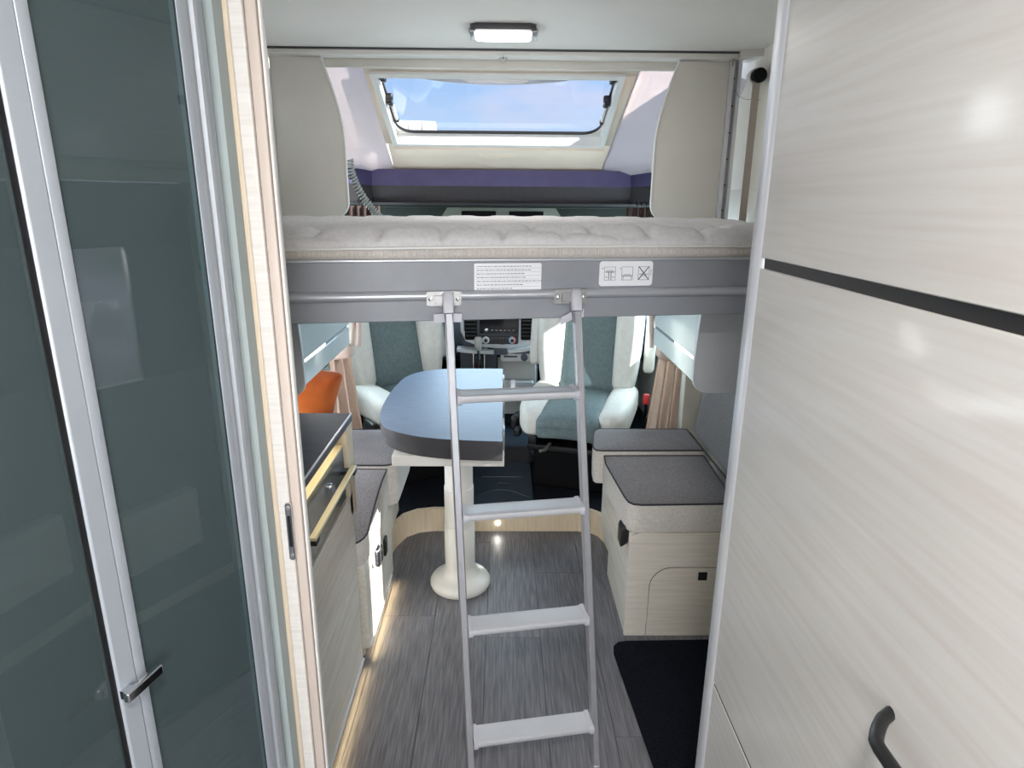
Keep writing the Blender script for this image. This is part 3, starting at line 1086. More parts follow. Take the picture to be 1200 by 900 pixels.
def mtop(u_, v_):
    x = MX0 + (MX1 - MX0) * u_
    f = BY(x) + 0.006
    y = f + (2.54 - f) * v_
    ey = min((y - f) / 0.11, 1.0)
    ex = min(min(x - MX0, MX1 - x) / 0.06, 1.0)
    eb = min((2.54 - y) / 0.06, 1.0)
    ed = (1 - (1 - ey) ** 2.4) ** 0.5 * (1 - (1 - ex) ** 2) ** 0.5 * (0.4 + 0.6 * (1 - (1 - eb) ** 2) ** 0.5)
    z = 1.335 + 0.028 * ed + 0.025 * quilt(x, y) * ed + 0.005 * math.sin(2.1 * x + 1.0) + 0.006 * min(1, (y - f) / 0.9)
    return (x, y, z)


obj('quilted_top', grid(nb(), 300, 150, mtop), 'mattress', mt, smooth=80)
bm = nb()
zt = lambda x: 1.3365 + 0.005 * math.sin(2.1 * x + 1.0)


def mside(u_, v_):
    x = MX0 + (MX1 - MX0) * u_
    return (x, BY(x) + 0.008 - 0.006 * math.sin(math.pi * v_) - 0.002 * math.sin(x * 9) * v_, 1.3135 + (zt(x) - 1.3135) * v_)


grid(bm, 60, 5, mside)
for xs_ in (MX0, MX1):
    grid(bm, 1, 4, lambda u_, v_, xs_=xs_: (xs_, BY(xs_) + 0.008 + (2.54 - BY(xs_) - 0.008) * u_, 1.3135 + 0.024 * v_))
grid(bm, 4, 1, lambda u_, v_: (MX0 + (MX1 - MX0) * u_, 2.54, 1.3135 + 0.03 * v_))
grid(bm, 4, 1, lambda u_, v_: (MX0 + (MX1 - MX0) * u_, (BY(MX0 + (MX1 - MX0) * u_) + 0.01) * (1 - v_) + 2.54 * v_, 1.3136))
obj('side_band', bm, 'mattress_side', mt)
bm = nb()
tube(bm, [(MX0 + (MX1 - MX0) * q / 40, BY(MX0 + (MX1 - MX0) * q / 40) + 0.0035, zt(MX0 + (MX1 - MX0) * q / 40)) for q in range(41)], 0.0034, 8)
obj('piping', bm, 'white_plastic', mt)

# ================================================================== LADDER


def LL(z):
    t = (1.217 - z) / 1.085
    return Vector((-0.133 + 0.052 * t, 1.545 - 0.214 * t, z))


def LR(z):
    t = (1.217 - z) / 1.087
    return Vector((0.182 + 0.063 * t, 1.596 - 0.213 * t, z))


lad = thing('ladder', 'light metal hook-on ladder with four steps leaning on the bed', 'ladder', (0.08, 1.33, 0))
UA = (LL(0) - LL(1.2)).normalized()
XA = (LR(0.5) - LL(0.5)).normalized()
NA = XA.cross(UA).normalized()
if NA.y > 0:
    NA = -NA
for F_, nm in ((LL, 'left'), (LR, 'right')):
    bm = nb()
    top, bot = F_(1.185), F_(0.012)
    prof = [(0.0098, 0.008), (0.0070, 0.0130), (-0.0070, 0.0130), (-0.0098, 0.008), (-0.0098, -0.008), (-0.0070, -0.0130), (0.0070, -0.0130), (0.0098, -0.008)]
    ra = [bm.verts.new(top + XA * a + NA * b) for a, b in prof]
    rb = [bm.verts.new(bot + XA * a + NA * b) for a, b in prof]
    for i in range(8):
        bm.faces.new((ra[i], ra[(i + 1) % 8], rb[(i + 1) % 8], rb[i]))
    bm.faces.new(ra[::-1])
    bm.faces.new(rb)
    rail = obj('rail', bm, 'alu', lad, smooth=50)
    obj('foot_cap', rbox(nb(), F_(0.010), (0.022, 0.030, 0.020), 0.005, 3), 'alu', rail)
    # hook cap bending over the bracket
    bm = nb()
    t0 = F_(1.187)
    pts = [t0, F_(1.212), F_(1.226) + Vector((0, 0.006, 0.002)), F_(1.226) + Vector((0.002, 0.016, 0.004))]
    rings = []
    for i, p in enumerate(pts):
        d = (pts[min(i + 1, len(pts) - 1)] - pts[max(0, i - 1)]).normalized()
        nn = d.cross(XA).normalized()
        rings.append([bm.verts.new(p + XA * a * 1.38 + nn * b * (1.1 if i < 2 else 0.7)) for a, b in prof])
    for A, Bq in zip(rings, rings[1:]):
        for i in range(8):
            bm.faces.new((A[i], A[(i + 1) % 8], Bq[(i + 1) % 8], Bq[i]))
    bm.faces.new(rings[0][::-1])
    bm.faces.new(rings[-1])
    obj('hook_cap', bm, 'cap_grey', lad, smooth=50)
    # strap behind the rail
    bm = nb()
    c = F_(1.177) - NA * 0.021
    tw = 0.0 if nm == 'left' else 0.35
    for s in (-1, 1):
        dz = (-tw * 0.028 if s < 0 else tw * 0.012)
        p0, p1 = c + XA * (0.004 * s), c + XA * (0.034 * s if nm == 'left' else (0.036 * s if s < 0 else 0.022)) + Vector((0, -0.008, dz * 1.4))
        vs = []
        for p in (p0, p1):
            for dzz in (-0.0105, 0.0105):
                for dn in (0.0, 0.004):
                    vs.append(bm.verts.new(p + Vector((0, 0, dzz)) + NA * dn))
        for f in ((0, 1, 3, 2), (4, 6, 7, 5), (0, 4, 5, 1), (2, 3, 7, 6), (0, 2, 6, 4), (1, 5, 7, 3)):
            bm.faces.new([vs[i] for i in f])
    obj('rubber_tab', bm, 'cap_grey', lad)
for zr in (0.990, 0.703, 0.418, 0.130):
    a, b = LL(zr) + XA * 0.010, LR(zr) - XA * 0.010
    bm = nb()
    # tread: flat ribbed top, deeper than thick, top tipped level
    yv = Vector((-XA.y, XA.x, 0)).normalized()
    sec = [(-0.030, 0.0), (-0.030, 0.006), (-0.020, 0.0075), (-0.019, 0.0065), (0.024, 0.0065), (0.026, 0.0075), (0.030, 0.006), (0.030, -0.004), (0.024, -0.012), (-0.020, -0.014), (-0.027, -0.010)]
    ra = [bm.verts.new(a + yv * p + Vector((0, 0, q))) for p, q in sec]
    rb = [bm.verts.new(b + yv * p + Vector((0, 0, q))) for p, q in sec]
    m_ = len(sec)
    for i in range(m_):
        bm.faces.new((ra[i], ra[(i + 1) % m_], rb[(i + 1) % m_], rb[i]))
    bm.faces.new(ra[::-1])
    bm.faces.new(rb)
    tr = obj('tread', bm, 'tread', lad)
    for e0, s in ((a, 1), (b, -1)):
        bm = nb()
        sec2 = [(p * 1.10, q * 1.35 + 0.0005) for p, q in sec]
        ra = [bm.verts.new(e0 - XA * s * 0.001 + yv * p + Vector((0, 0, q))) for p, q in sec2]
        rb = [bm.verts.new(e0 + XA * s * 0.010 + yv * p * 0.98 + Vector((0, 0, q * 0.95))) for p, q in sec2]
        for i in range(m_):
            bm.faces.new((ra[i], ra[(i + 1) % m_], rb[(i + 1) % m_], rb[i]))
        bm.faces.new(ra[::-1])
        bm.faces.new(rb)
        obj('end_cap', bm, 'cap_grey', tr)

# ================================================================== PANELS, RAILS AND STRAP BESIDE THE BED


def side_panel(s, xin_top, xin_mid, xin_bot, xout, label):
    pts = []
    for kk in range(0, 25):
        t = kk / 24
        z = 1.955 - (1.955 - 1.44) * t
        # bulging inner edge
        if t < 0.62:
            x = xin_top + (xin_mid - xin_top) * math.sin(t / 0.62 * math.pi / 2)
        else:
            x = xin_mid
        pts.append((x, z))
    for a in range(10, 91, 10):
        r = 0.06
        pts.append((xin_mid + (r - r * math.cos(R(a))) * s, 1.44 - r * math.sin(R(a)) * 1.05))
    pts.append((xout, 1.377))
    pts.append((xout, 1.955))
    bm_ = prism(nb(), pts, 'y', 2.615, 2.637, bev=0.003)
    t = thing('privacy_panel', label, 'panel', ((xin_mid + xout) / 2, 2.626, 1.377), 0, 'rounded panels flanking the roof window')
    obj('board', bm_, 'cream_panel', t)
    bm_ = nb()
    tube(bm_, [(p[0], 2.614, p[1]) for p in pts[:-2]], 0.0035, 6)
    obj('edge_band', bm_, 'white_plastic', t)
    return t


side_panel(-1, -0.677, -0.606, -0.65, -0.868, 'cream rounded panel beside the spiral cord at the roof window')
side_panel(1, 0.652, 0.580, 0.62, 0.842, 'cream rounded panel beside the bed strap at the roof window')
for xr, lb in ((-0.890, 'vertical metal lift rail by the spiral cord panel'), (0.862, 'vertical metal lift rail by the bed strap')):
    t = thing('lift_rail', lb, 'rail', (xr, 2.61, 1.36), 0, 'vertical lift rails of the bed')
    bm = nb()
    box(bm, xr - 0.020, xr - 0.008, 2.595, 2.62, 1.36, 1.956)
    box(bm, xr + 0.008, xr + 0.020, 2.595, 2.62, 1.36, 1.956)
    obj('channel', bm, 'alu_light', t)
    obj('channel_back', B(xr - 0.008, xr + 0.008, 2.611, 2.617, 1.36, 1.956), 'steel', t)
    for q in range(6):
        obj('rivet', lathe(nb(), [(0.0035, 0.0), (0.0035, -0.002), (0.001, -0.003)], (xr, 2.611, 1.42 + q * 0.095), 8, 'y'), 'black', t)
# right: wall plate beyond the rail, strap hole and strap
t = thing('bed_strap', 'taupe webbing strap running from a dark wall slot to the bed', 'strap', (0.85, 2.3, 1.39))
bm = nb()
for p0, p1 in (((0.888, 2.45, 1.862), (0.888, 2.45, 1.325)),):
    p0, p1 = Vector(p0), Vector(p1)
    d = (p1 - p0).normalized()
    w = Vector((0.0, 1, 0)).cross(d).normalized()
    th = d.cross(w).normalized()
    vs = []
    for p in (p0, p1):
        for a in (-0.013, 0.013):
            for b in (-0.001, 0.001):
                vs.append(bm.verts.new(p + w * a + th * b))
    for f in ((0, 1, 3, 2), (4, 6, 7, 5), (0, 4, 5, 1), (2, 3, 7, 6), (0, 2, 6, 4), (1, 5, 7, 3)):
        bm.faces.new([vs[i] for i in f])
obj('webbing', bm, 'strap', t)
obj('wall_slot', lathe(nb(), [(0.024, -0.03), (0.024, 0.0), (0.002, 0.001)], (0.893, 2.463, 1.878), 20, 'y'), 'black_soft', t)
obj('slot_rim', lathe(nb(), [(0.028, -0.002), (0.029, 0.010), (0.028, 0.03)], (0.893, 2.463, 1.878), 20, 'y'), 'cream_panel', t)

# spiral cord on the left
bm = nb()
axis = [Vector((-0.602, 2.66, 1.60)), Vector((-0.600, 2.672, 1.55)), Vector((-0.585, 2.685, 1.50)), Vector((-0.560, 2.70, 1.45)), Vector((-0.528, 2.705, 1.41)), Vector((-0.498, 2.71, 1.375))]


def axpt(t):
    f = t * (len(axis) - 1)
    i = min(int(f), len(axis) - 2)
    f -= i
    return axis[i].lerp(axis[i + 1], f)


pts = []
NT = 22
for q in range(NT * 10 + 1):
    t = q / (NT * 10)
    c = axpt(t)
    d = (axpt(min(1, t + 0.02)) - axpt(max(0, t - 0.02))).normalized()
    s1 = d.cross(Vector((0, 1, 0))).normalized()
    s2 = d.cross(s1).normalized()
    a = 2 * math.pi * q / 10
    pts.append(c + (s1 * math.cos(a) + s2 * math.sin(a)) * 0.0125)
tube(bm, pts, 0.0036, 6)
tag(obj('spiral_cord', bm, 'cord', smooth=80), 'grey coiled spiral cable hanging beside the rounded panel', 'cable')

# overcab shelf: violet upper face, dark cloth lower face, ends turning in
ov = thing('overcab_shelf', 'violet and dark grey shelf front below the roof window', 'shelf', (0, 3.48, 1.42))
bm = nb()
prism(bm, [(3.470, 1.600), (3.448, 1.520), (3.50, 1.520), (3.50, 1.600)], 'x', -0.675, 0.655)
obj('upper_face', bm, 'violet', ov)
bm = nb()
prism(bm, [(3.448, 1.520), (3.485, 1.435), (3.52, 1.435), (3.52, 1.520)], 'x', -0.675, 0.655)
obj('lower_face', bm, 'shelf_dark', ov)
obj('lower_lip', prism(nb(), [(3.455, 1.436), (3.462, 1.426), (3.52, 1.422), (3.52, 1.436)], 'x', -0.80, 0.78), 'edge_dark', ov)
for s, xa, xb in ((-1, -0.675, -0.80), (1, 0.655, 0.78)):
    bm = nb()
    P_ = [(xa, 3.470, 1.600), (xb, 3.30, 1.66), (xb, 3.28, 1.53), (xa, 3.448, 1.520)]
    Q_ = [(xa, 3.448, 1.520), (xb, 3.28, 1.53), (xb, 3.31, 1.440), (xa, 3.485, 1.435)]
    for pol, bmq, mm, nm in ((P_, nb(), 'violet', 'end_upper'), (Q_, nb(), 'shelf_dark', 'end_lower')):
        bmq.faces.new([bmq.verts.new(q) for q in pol])
        bmesh.ops.solidify(bmq, geom=bmq.faces[:], thickness=0.02)
        obj(nm, bmq, mm, ov)
    bm.free()
    for q in range(4):
        bm = nb()
        x = (-0.735 if s < 0 else 0.675) + q * 0.020
        y = 3.445 - 0.17 * (abs(x) - abs(xa)) / 0.125 * 0.8
        vs = [bm.verts.new(v) for v in ((x, y - 0.02, 1.450), (x + 0.006, y - 0.02, 1.450), (x + 0.012, y - 0.02, 1.428), (x + 0.006, y - 0.02, 1.428))]
        bm.faces.new(vs)
        bmesh.ops.solidify(bm, geom=bm.faces[:], thickness=0.003)
        obj('vent_slot', bm, 'sticker', ov)

# double-pocket console below it, seen over the mattress
oc = thing('overhead_console', 'grey green overhead console with two dark pockets above windscreen', 'console', (0.04, 3.6, 1.34))
bm = nb()
prism(bm, [(-0.345, 1.33), (0.345, 1.33), (0.29, 1.412), (-0.29, 1.412)], 'y', 3.56, 3.62)
for v in bm.verts:
    v.co.x += -0.01
obj('frame', bm, 'console_green', oc)
for xa in (-0.225, 0.03):
    obj('pocket', B(xa, xa + 0.185, 3.554, 3.562, 1.33, 1.395, bev=0.003), 'black_soft', oc)
    obj('pocket_lip', B(xa + 0.01, xa + 0.175, 3.545, 3.555, 1.357, 1.368), 'edge_dark', oc)

# ================================================================== KITCHEN UNIT
kit = thing('kitchen_unit', 'low kitchen unit with dark drawer and pale ash fronts', 'kitchen unit', (-0.7, 1.4, 0))
KX = -0.443
obj('body', B(-0.945, KX - 0.03, 1.03, 1.74, 0.03, 0.826), 'ash_across', kit)
obj('end_panel', prism(nb(), rrect(-0.945, KX, 0.52, 0.826, 0.035, 6, which=(0, 0, 0, 1)), 'y', 1.715, 1.785), 'beige', kit, label='cream end panel with a rounded lower corner')
obj('end_panel', B(-0.945, KX - 0.012, 1.715, 1.742, 0.0, 0.52), 'ash_across', kit)
obj('front_panel', B(KX - 0.019, KX, 1.03, 1.742, 0.349, 0.618, bev=0.0015), 'ash_along', kit)
obj('front_panel', B(KX - 0.019, KX, 1.03, 1.742, 0.014, 0.343, bev=0.0015), 'ash_along', kit)
dr = obj('drawer', B(KX - 0.030, KX - 0.004, 1.03, 1.685, 0.628, 0.785, bev=0.001), 'drawer_dark', kit, label='dark grey drawer front')
obj('warm_lit_edge', B(KX - 0.031, KX - 0.003, 1.03, 1.686, 0.785, 0.7895), 'gold', dr, label='top edge coloured pale gold as lit by the warm strip')  # glow of the worktop light is painted on as a gold edge
obj('handle', B(KX + 0.020, KX + 0.036, 1.262, 1.668, 0.728, 0.7365, bev=0.0015), 'gold', dr, label='pale gold bar handle')
for yy in (1.262, 1.640):
    obj('handle_bracket', B(KX - 0.004, KX + 0.036, yy, yy + 0.028, 0.716, 0.7278, bev=0.001), 'black', dr)
obj('lower_handle', B(KX + 0.001, KX + 0.034, 1.115, 1.14, 0.60, 0.625, bev=0.002), 'gold', kit)
bm = nb()
lathe(bm, [(0.0085, 0.0), (0.0085, 0.006), (0.006, 0.010), (0.001, 0.0105)], (KX - 0.004, 1.523, 0.738), 14, 'x')
box(bm, KX + 0.004, KX + 0.012, 1.520, 1.526, 0.718, 0.744)
obj('lock_knob', bm, 'chrome', dr)
obj('under_light', B(KX - 0.10, KX - 0.035, 1.05, 1.70, 0.818, 0.8255), 'led_warm', kit, label='warm light strip under worktop')
area('under_light_glow', (KX - 0.012, 1.37, 0.822), (KX + 0.01, 1.37, 0.6), 0.012, 0.6, 0.15, (1.0, 0.85, 0.6)).rotation_euler = (0, R(5), 0)
obj('plinth', B(-0.945, KX - 0.042, 1.03, 1.742, 0.0, 0.03), 'black', kit)
obj('plinth_light', B(KX, KX + 0.005, 1.05, 1.74, 0.034, 0.039), 'alu_light', kit)
for nm_, xx_, y0_, y1_ in (('kitchen_plinth_glow', KX + 0.0035, 1.05, 1.74), ('bench_plinth_glow', -0.432 + 0.0035, 1.80, 2.22)):
    a_ = area(nm_, (xx_, (y0_ + y1_) / 2, 0.0325), (xx_ + 0.012, (y0_ + y1_) / 2, 0.0), 0.004, y1_ - y0_, 0.22, (1.0, 0.76, 0.40))
    a_.rotation_euler = (0, R(-25), 0)
    a_.data.spread = R(120)

wt = thing('worktop', 'dark grey worktop with light edge on the kitchen unit', 'worktop', (-0.7, 1.4, 0.828))
obj('slab', B(-0.945, KX, 1.02, 1.786, 0.828, 0.849, bev=0.001), 'laminate_dark', wt)
obj('edge_bead', B(KX - 0.001, KX + 0.002, 1.02, 1.788, 0.8455, 0.8505), 'alu_light', wt, label='thin light metal edge')
obj('edge_face', B(KX, KX + 0.0015, 1.02, 1.787, 0.826, 0.8455), 'edge_dark', wt)

# ================================================================== LEFT BENCH
lb = thing('left_bench', 'white ash bench box beside the kitchen unit', 'bench', (-0.7, 2.0, 0))
LBX = -0.432
obj('box', B(-0.945, LBX, 1.795, 2.26, 0.03, 0.330, bev=0.002), 'ash_along', lb)
obj('box_rear', B(-0.945, -0.46, 2.262, 2.60, 0.12, 0.330, bev=0.002), 'ash_along', lb)
obj('foot', B(-0.475, LBX - 0.004, 2.225, 2.255, 0.0, 0.03), 'beige', lb)
obj('foot', B(-0.475, LBX - 0.020, 1.80, 2.20, 0.0, 0.03), 'beige', lb)
obj('plinth_light', B(LBX, LBX + 0.005, 1.80, 2.22, 0.034, 0.039), 'alu_light', lb)
kb = nb()
rbox(kb, (LBX + 0.014, 1.915, 0.305), (0.032, 0.058, 0.070), 0.013, 5)
obj('release_knob', kb, 'chrome', lb, label='chrome release knob')
obj('socket', B(LBX, LBX + 0.010, 2.085, 2.125, 0.195, 0.265, bev=0.006), 'black', lb, label='black push latch')


def cushion(name, label, cat, outline, z0, z1, group, dome=0.008, zfun=None, pipe='piping', flare=0.0, tops='fabric_grey', sides='fabric_beige'):
    """upholstered pad: beige boxing, dark top, dark piping between"""
    cx = sum(p[0] for p in outline) / len(outline)
    cy = sum(p[1] for p in outline) / len(outline)
    t = thing(name, label, cat, (cx, cy, z0), 0, group)
    zf = zfun or (lambda x, y: 0.0)
    bm_ = nb()
    prof = [(0.985, 0.0), (0.998, 0.10), (1.006, 0.5), (1.003, 0.9), (0.999, 1.0)]
    rings_ = []
    for s_, h_ in prof:
        rings_.append([bm_.verts.new((cx + (p[0] - cx) * s_, cy + (p[1] - cy) * s_, z0 + (z1 - z0) * h_ + zf(p[0], p[1]) * h_)) for p in outline])
    n_ = len(outline)
    for A, Bq in zip(rings_, rings_[1:]):
        for i in range(n_):
            bm_.faces.new((A[i], A[(i + 1) % n_], Bq[(i + 1) % n_], Bq[i]))
    bm_.faces.new(rings_[0][::-1])
    obj('boxing', bm_, sides, t, smooth=60)
    bm_ = nb()
    rings_ = []
    for s_ in (1.0, 0.985, 0.96, 0.9, 0.8, 0.65, 0.45, 0.2):
        h_ = dome * (1 - s_ ** 6)
        rr_ = []
        for p in outline:
            x, y = cx + (p[0] - cx) * s_, cy + (p[1] - cy) * s_
            wr = 0.0016 * math.sin(38 * y + 6 * math.sin(9 * x)) * (1 - s_) * 1.6
            rr_.append(bm_.verts.new((x, y, z1 + zf(x, y) + h_ + wr)))
        rings_.append(rr_)
    for A, Bq in zip(rings_, rings_[1:]):
        for i in range(n_):
            bm_.faces.new((A[i], A[(i + 1) % n_], Bq[(i + 1) % n_], Bq[i]))
    bm_.faces.new(rings_[-1])
    obj('top_panel', bm_, tops, t, smooth=60)
    bm_ = nb()
    tube(bm_, [(p[0], p[1], z1 + zf(p[0], p[1])) for p in outline], 0.0032, 6, closed=True)
    obj('piping', bm_, pipe, t)
    return t


def dense(pts, step=0.03):
    out = []
    for a, b in zip(pts, pts[1:] + pts[:1]):
        a, b = Vector(a), Vector(b)
        n_ = max(1, int((b - a).length / step))
        for i in range(n_):
            out.append(tuple(a.lerp(b, i / n_)))
    return out


zl = lambda x, y: -0.078 * max(0.0, (2.12 - y) / 0.33) ** 1.6
cushion('seat_cushion', 'grey seat cushion with beige sides next to the kitchen unit', 'cushion', dense(rrect(-0.94, -0.428, 1.795, 2.205, 0.055, 6, which=(0, 0, 0, 1))), 0.331, 0.488, 'bench seat cushions', zfun=zl)
cushion('seat_cushion', 'grey seat cushion with beige sides behind the table on left bench', 'cushion', dense(rrect(-0.94, -0.395, 2.215, 2.60, 0.05, 6, which=(1, 0, 0, 1))), 0.332, 0.500, 'bench seat cushions')

# orange pillow
bm = nb()


def pil(p, q):
    e_ = (1 - 0.75 * max(abs(q[0]), abs(q[2])) ** 3)
    pinch = 1 - 0.10 * (abs(q[0]) * abs(q[2])) ** 0.8 * 0
    sx = 1 - 0.13 * (1 - abs(q[2]) ** 2) * 0.6
    sz = 1 - 0.13 * (1 - abs(q[0]) ** 2) * 0.6
    return (p.x * sx, p.y * max(0.12, e_) + 0.006 * math.sin(17 * p.x + 9 * p.z), p.z * sz)


rbox(bm, (0, 0, 0), (0.27, 0.13, 0.31), 0.03, 14, pil)
rot = Matrix.Rotation(R(-10), 4, 'X') @ Matrix.Rotation(R(14), 4, 'Y')
rot = Matrix.Rotation(R(8), 4, 'Z') @ rot
for v in bm.verts:
    v.co = rot @ v.co + Vector((-0.780, 2.38, 0.686))
tag(obj('throw_pillow', bm, 'orange', smooth=80), 'orange scatter pillow propped on the left bench', 'pillow')

# ================================================================== RIGHT BENCH
rb = thing('right_bench', 'pale ash bench box with a rounded access door', 'bench', (0.68, 2.1, 0))
RX = 0.425
obj('box', B(RX, 0.925, 1.915, 2.28, 0.0, 0.390, bev=0.002), 'ash_along', rb)
obj('box_rear', B(0.43, 0.925, 2.282, 2.52, 0.09, 0.390, bev=0.002), 'ash_along', rb)
# face towards the corridor: board with rounded upper corner and its access door
fr = obj('front_board', prism(nb(), rrect(RX - 0.001, 0.925, 0.0, 0.397, 0.045, 8, which=(0, 1, 0, 0)), 'y', 1.898, 1.914, bev=0.0015), 'ash_across', rb)
dpts = rrect(0.500, 0.90, 0.050, 0.268, 0.075, 10, which=(0, 1, 0, 0))
obj('access_door', prism(nb(), dpts, 'y', 1.8955, 1.900), 'ash_across', rb, label='access door with one rounded corner')
obj('door_gap', tube(nb(), [(p[0], 1.8975, p[1]) for p in dpts], 0.0016, 6, closed=True), 'edge_dark', rb)
obj('latch', B(0.662, 0.692, 1.893, 1.896, 0.222, 0.252), 'black', rb, label='black square push latch')
obj('edge_groove', B(0.4975, 0.4990, 1.8972, 1.8980, 0.002, 0.048), 'edge_dark', rb)
bm = nb()
rbox(bm, (RX - 0.012, 1.955, 0.372), (0.030, 0.062, 0.075), 0.009, 4, lambda p, q: (p.x, p.y, p.z + (0.012 * q[0])))
obj('release_knob', bm, 'black', rb, label='black plastic release knob')
cushion('seat_cushion', 'grey seat cushion with beige sides on the bench with access door', 'cushion', dense([(0.388, 2.27), (0.384, 2.2), (0.408, 1.945), (0.414, 1.912), (0.428, 1.895), (0.455, 1.890), (0.765, 1.900), (0.770, 2.275)]), 0.400, 0.503, 'bench seat cushions', dome=0.010, zfun=lambda x, y: 0.014 * max(0.0, (y - 1.9) / 0.37) ** 1.5)
cushion('seat_cushion', 'grey seat cushion with beige sides behind passenger curtain bench', 'cushion', dense([(0.372, 2.46), (0.366, 2.42), (0.353, 2.34), (0.352, 2.30), (0.360, 2.284), (0.385, 2.280), (0.770, 2.285), (0.770, 2.52), (0.40, 2.52), (0.382, 2.50)]), 0.399, 0.535, 'bench seat cushions')
bpy.data.objects['seat_cushion.003']['label'] = 'grey seat cushion with beige sides below the passenger curtain'
t = thing('back_cushion', 'dark grey upright backrest cushion on the right wall', 'cushion', (0.86, 2.15, 0.515))
bm = nb()
rbox(bm, (0, 0, 0), (0.085, 0.56, 0.36), 0.022, 7)
for v in bm.verts:
    v.co = Matrix.Rotation(R(9), 4, 'Y') @ v.co + Vector((0.850, 2.21, 0.705))
obj('pad', bm, 'fabric_grey', t)
bm = nb()
tube(bm, [(0.772 + 0.0, 1.94, 0.535), (0.773, 2.48, 0.535)], 0.0035, 6)
obj('piping', bm, 'piping', t)

# ================================================================== LOCKERS UNDER THE BED


def locker(s, xw, label):
    X = 0.60 * s
    t = thing('overhead_locker', label, 'locker', ((X + xw) / 2, 2.2, 0.905), 0, 'glossy lockers under the bed')
    y0, y1 = (1.845 if s < 0 else 1.905), (2.47 if s < 0 else 2.50)
    a, b = sorted((X + 0.018 * s, xw))
    obj('body', B(a, b, y0 + 0.02, y1, 0.92, 1.158), 'locker_end', t)
    a, b = sorted((X, X + 0.017 * s))
    obj('door', B(a, b, y0 + 0.018, y1, 0.982, 1.158, bev=0.0015), 'locker_gloss', t)
    obj('lower_strip', B(a, b, y0 + 0.018, y1, 0.905, 0.972, bev=0.0015), 'locker_gloss', t)
    a, b = sorted((X + 0.008 * s, X + 0.017 * s))
    obj('groove', B(a, b, y0 + 0.018, y1, 0.972, 0.982), 'edge_dark', t)
    a, b = sorted((X + 0.004 * s, X + 0.0085 * s))
    obj('light_strip', B(a, b, y0 + 0.06, y0 + 0.30, 0.9735, 0.9805), 'led_soft', t, label='lit light strip in the groove')
    a_ = area('locker_light_glow', (X - 0.002 * s, y0 + 0.18, 0.976), (X - 0.5 * s, y0 + 0.22, 0.72), 0.006, 0.24, 1.1, (1.0, 0.97, 0.92))
    # end panel with rounded lower corner, edge bulging inwards
    pts = [(xw, 1.158), (X - 0.001 * s, 1.158)]
    for q in range(1, 10):
        f = q / 9
        pts.append((X - (0.001 + 0.010 * math.sin(f * math.pi * 0.55)) * s, 1.158 - 0.235 * f))
    xb_ = pts[-1][0]
    for q in range(10, 91, 16):
        pts.append((xb_ + (0.045 - 0.045 * math.cos(R(q))) * s, 0.923 - 0.045 * math.sin(R(q))))
    pts.append((xw, 0.878))
    obj('end_panel', prism(nb(), pts, 'y', y0, y0 + 0.017, bev=0.002), 'locker_end', t)
    return t


locker(1, 0.925, 'glossy pale locker with grey end panel above the right bench')
locker(-1, -0.945, 'glossy pale locker with grey end panel above the orange pillow')

# ================================================================== TABLE
tb = thing('folding_table', 'dark grey folding table with rounded end on a white column', 'table', (-0.163, 2.215, 0))
raw = [(0.0, 1.845), (-0.142, 1.855), (-0.236, 1.875), (-0.300, 1.902), (-0.355, 1.938), (-0.394, 1.985), (-0.414, 2.05), (-0.428, 2.15), (-0.432, 2.27), (-0.428, 2.40), (-0.415, 2.54), (-0.395, 2.61), (-0.363, 2.66), (-0.32, 2.695), (-0.258, 2.72), (-0.18, 2.728), (0.0, 2.729)]


def smooth_poly(p, it=2):
    for _ in range(it):
        q = [p[0]]
        for a, b in zip(p, p[1:]):
            q += [tuple(Vector(a).lerp(Vector(b), 0.25)), tuple(Vector(a).lerp(Vector(b), 0.75))]
        q.append(p[-1])
        p = q
    return p


outl = smooth_poly(raw)
top = obj('table_top', prism(nb(), outl, 'z', 0.7385, 0.7400), 'laminate', tb, label='grey laminate surface tinted with reflected sky blue')
obj('top_board', prism(nb(), outl, 'z', 0.7045, 0.7384, bev=0.002), 'edge_dark', tb)
cx, cy = -0.2, 2.28
obj('folded_leaf', prism(nb(), [(cx + (p[0] - cx) * 0.95 if p[0] < -0.001 else p[0], cy + (p[1] - cy) * 0.968) for p in outl], 'z', 0.668, 0.7030, bev=0.002), 'edge_dark', tb)
obj('underframe', B(-0.352, 0.006, 1.90, 2.60, 0.632, 0.6675, bev=0.002), 'table_white', tb)
for q in range(3):
    yy = 1.94 + q * 0.32
    obj('leaf_hinge', B(0.0005, 0.007, yy, yy + 0.07, 0.672, 0.735, bev=0.001), 'steel', tb)
obj('column', lathe(nb(), [(0.050, 0.42), (0.0525, 0.42), (0.0525, 0.632), (0.03, 0.633)], (-0.163, 2.215, 0), 40), 'table_white', tb)
obj('column_sleeve', lathe(nb(), [(0.050, 0.262), (0.0555, 0.263), (0.0555, 0.419), (0.053, 0.421), (0.050, 0.421)], (-0.163, 2.215, 0), 40), 'table_white', tb)
obj('column_base', lathe(nb(), [(0.060, 0.030), (0.0585, 0.06), (0.058, 0.10), (0.058, 0.258), (0.055, 0.262), (0.04, 0.262)], (-0.163, 2.215, 0), 40), 'table_white', tb)
obj('foot', lathe(nb(), [(0.100, 0.0), (0.113, 0.003), (0.117, 0.012), (0.117, 0.022), (0.111, 0.033), (0.098, 0.040), (0.082, 0.046), (0.070, 0.056), (0.063, 0.070), (0.059, 0.088), (0.03, 0.088)], (-0.163, 2.215, 0), 48), 'table_white', tb)

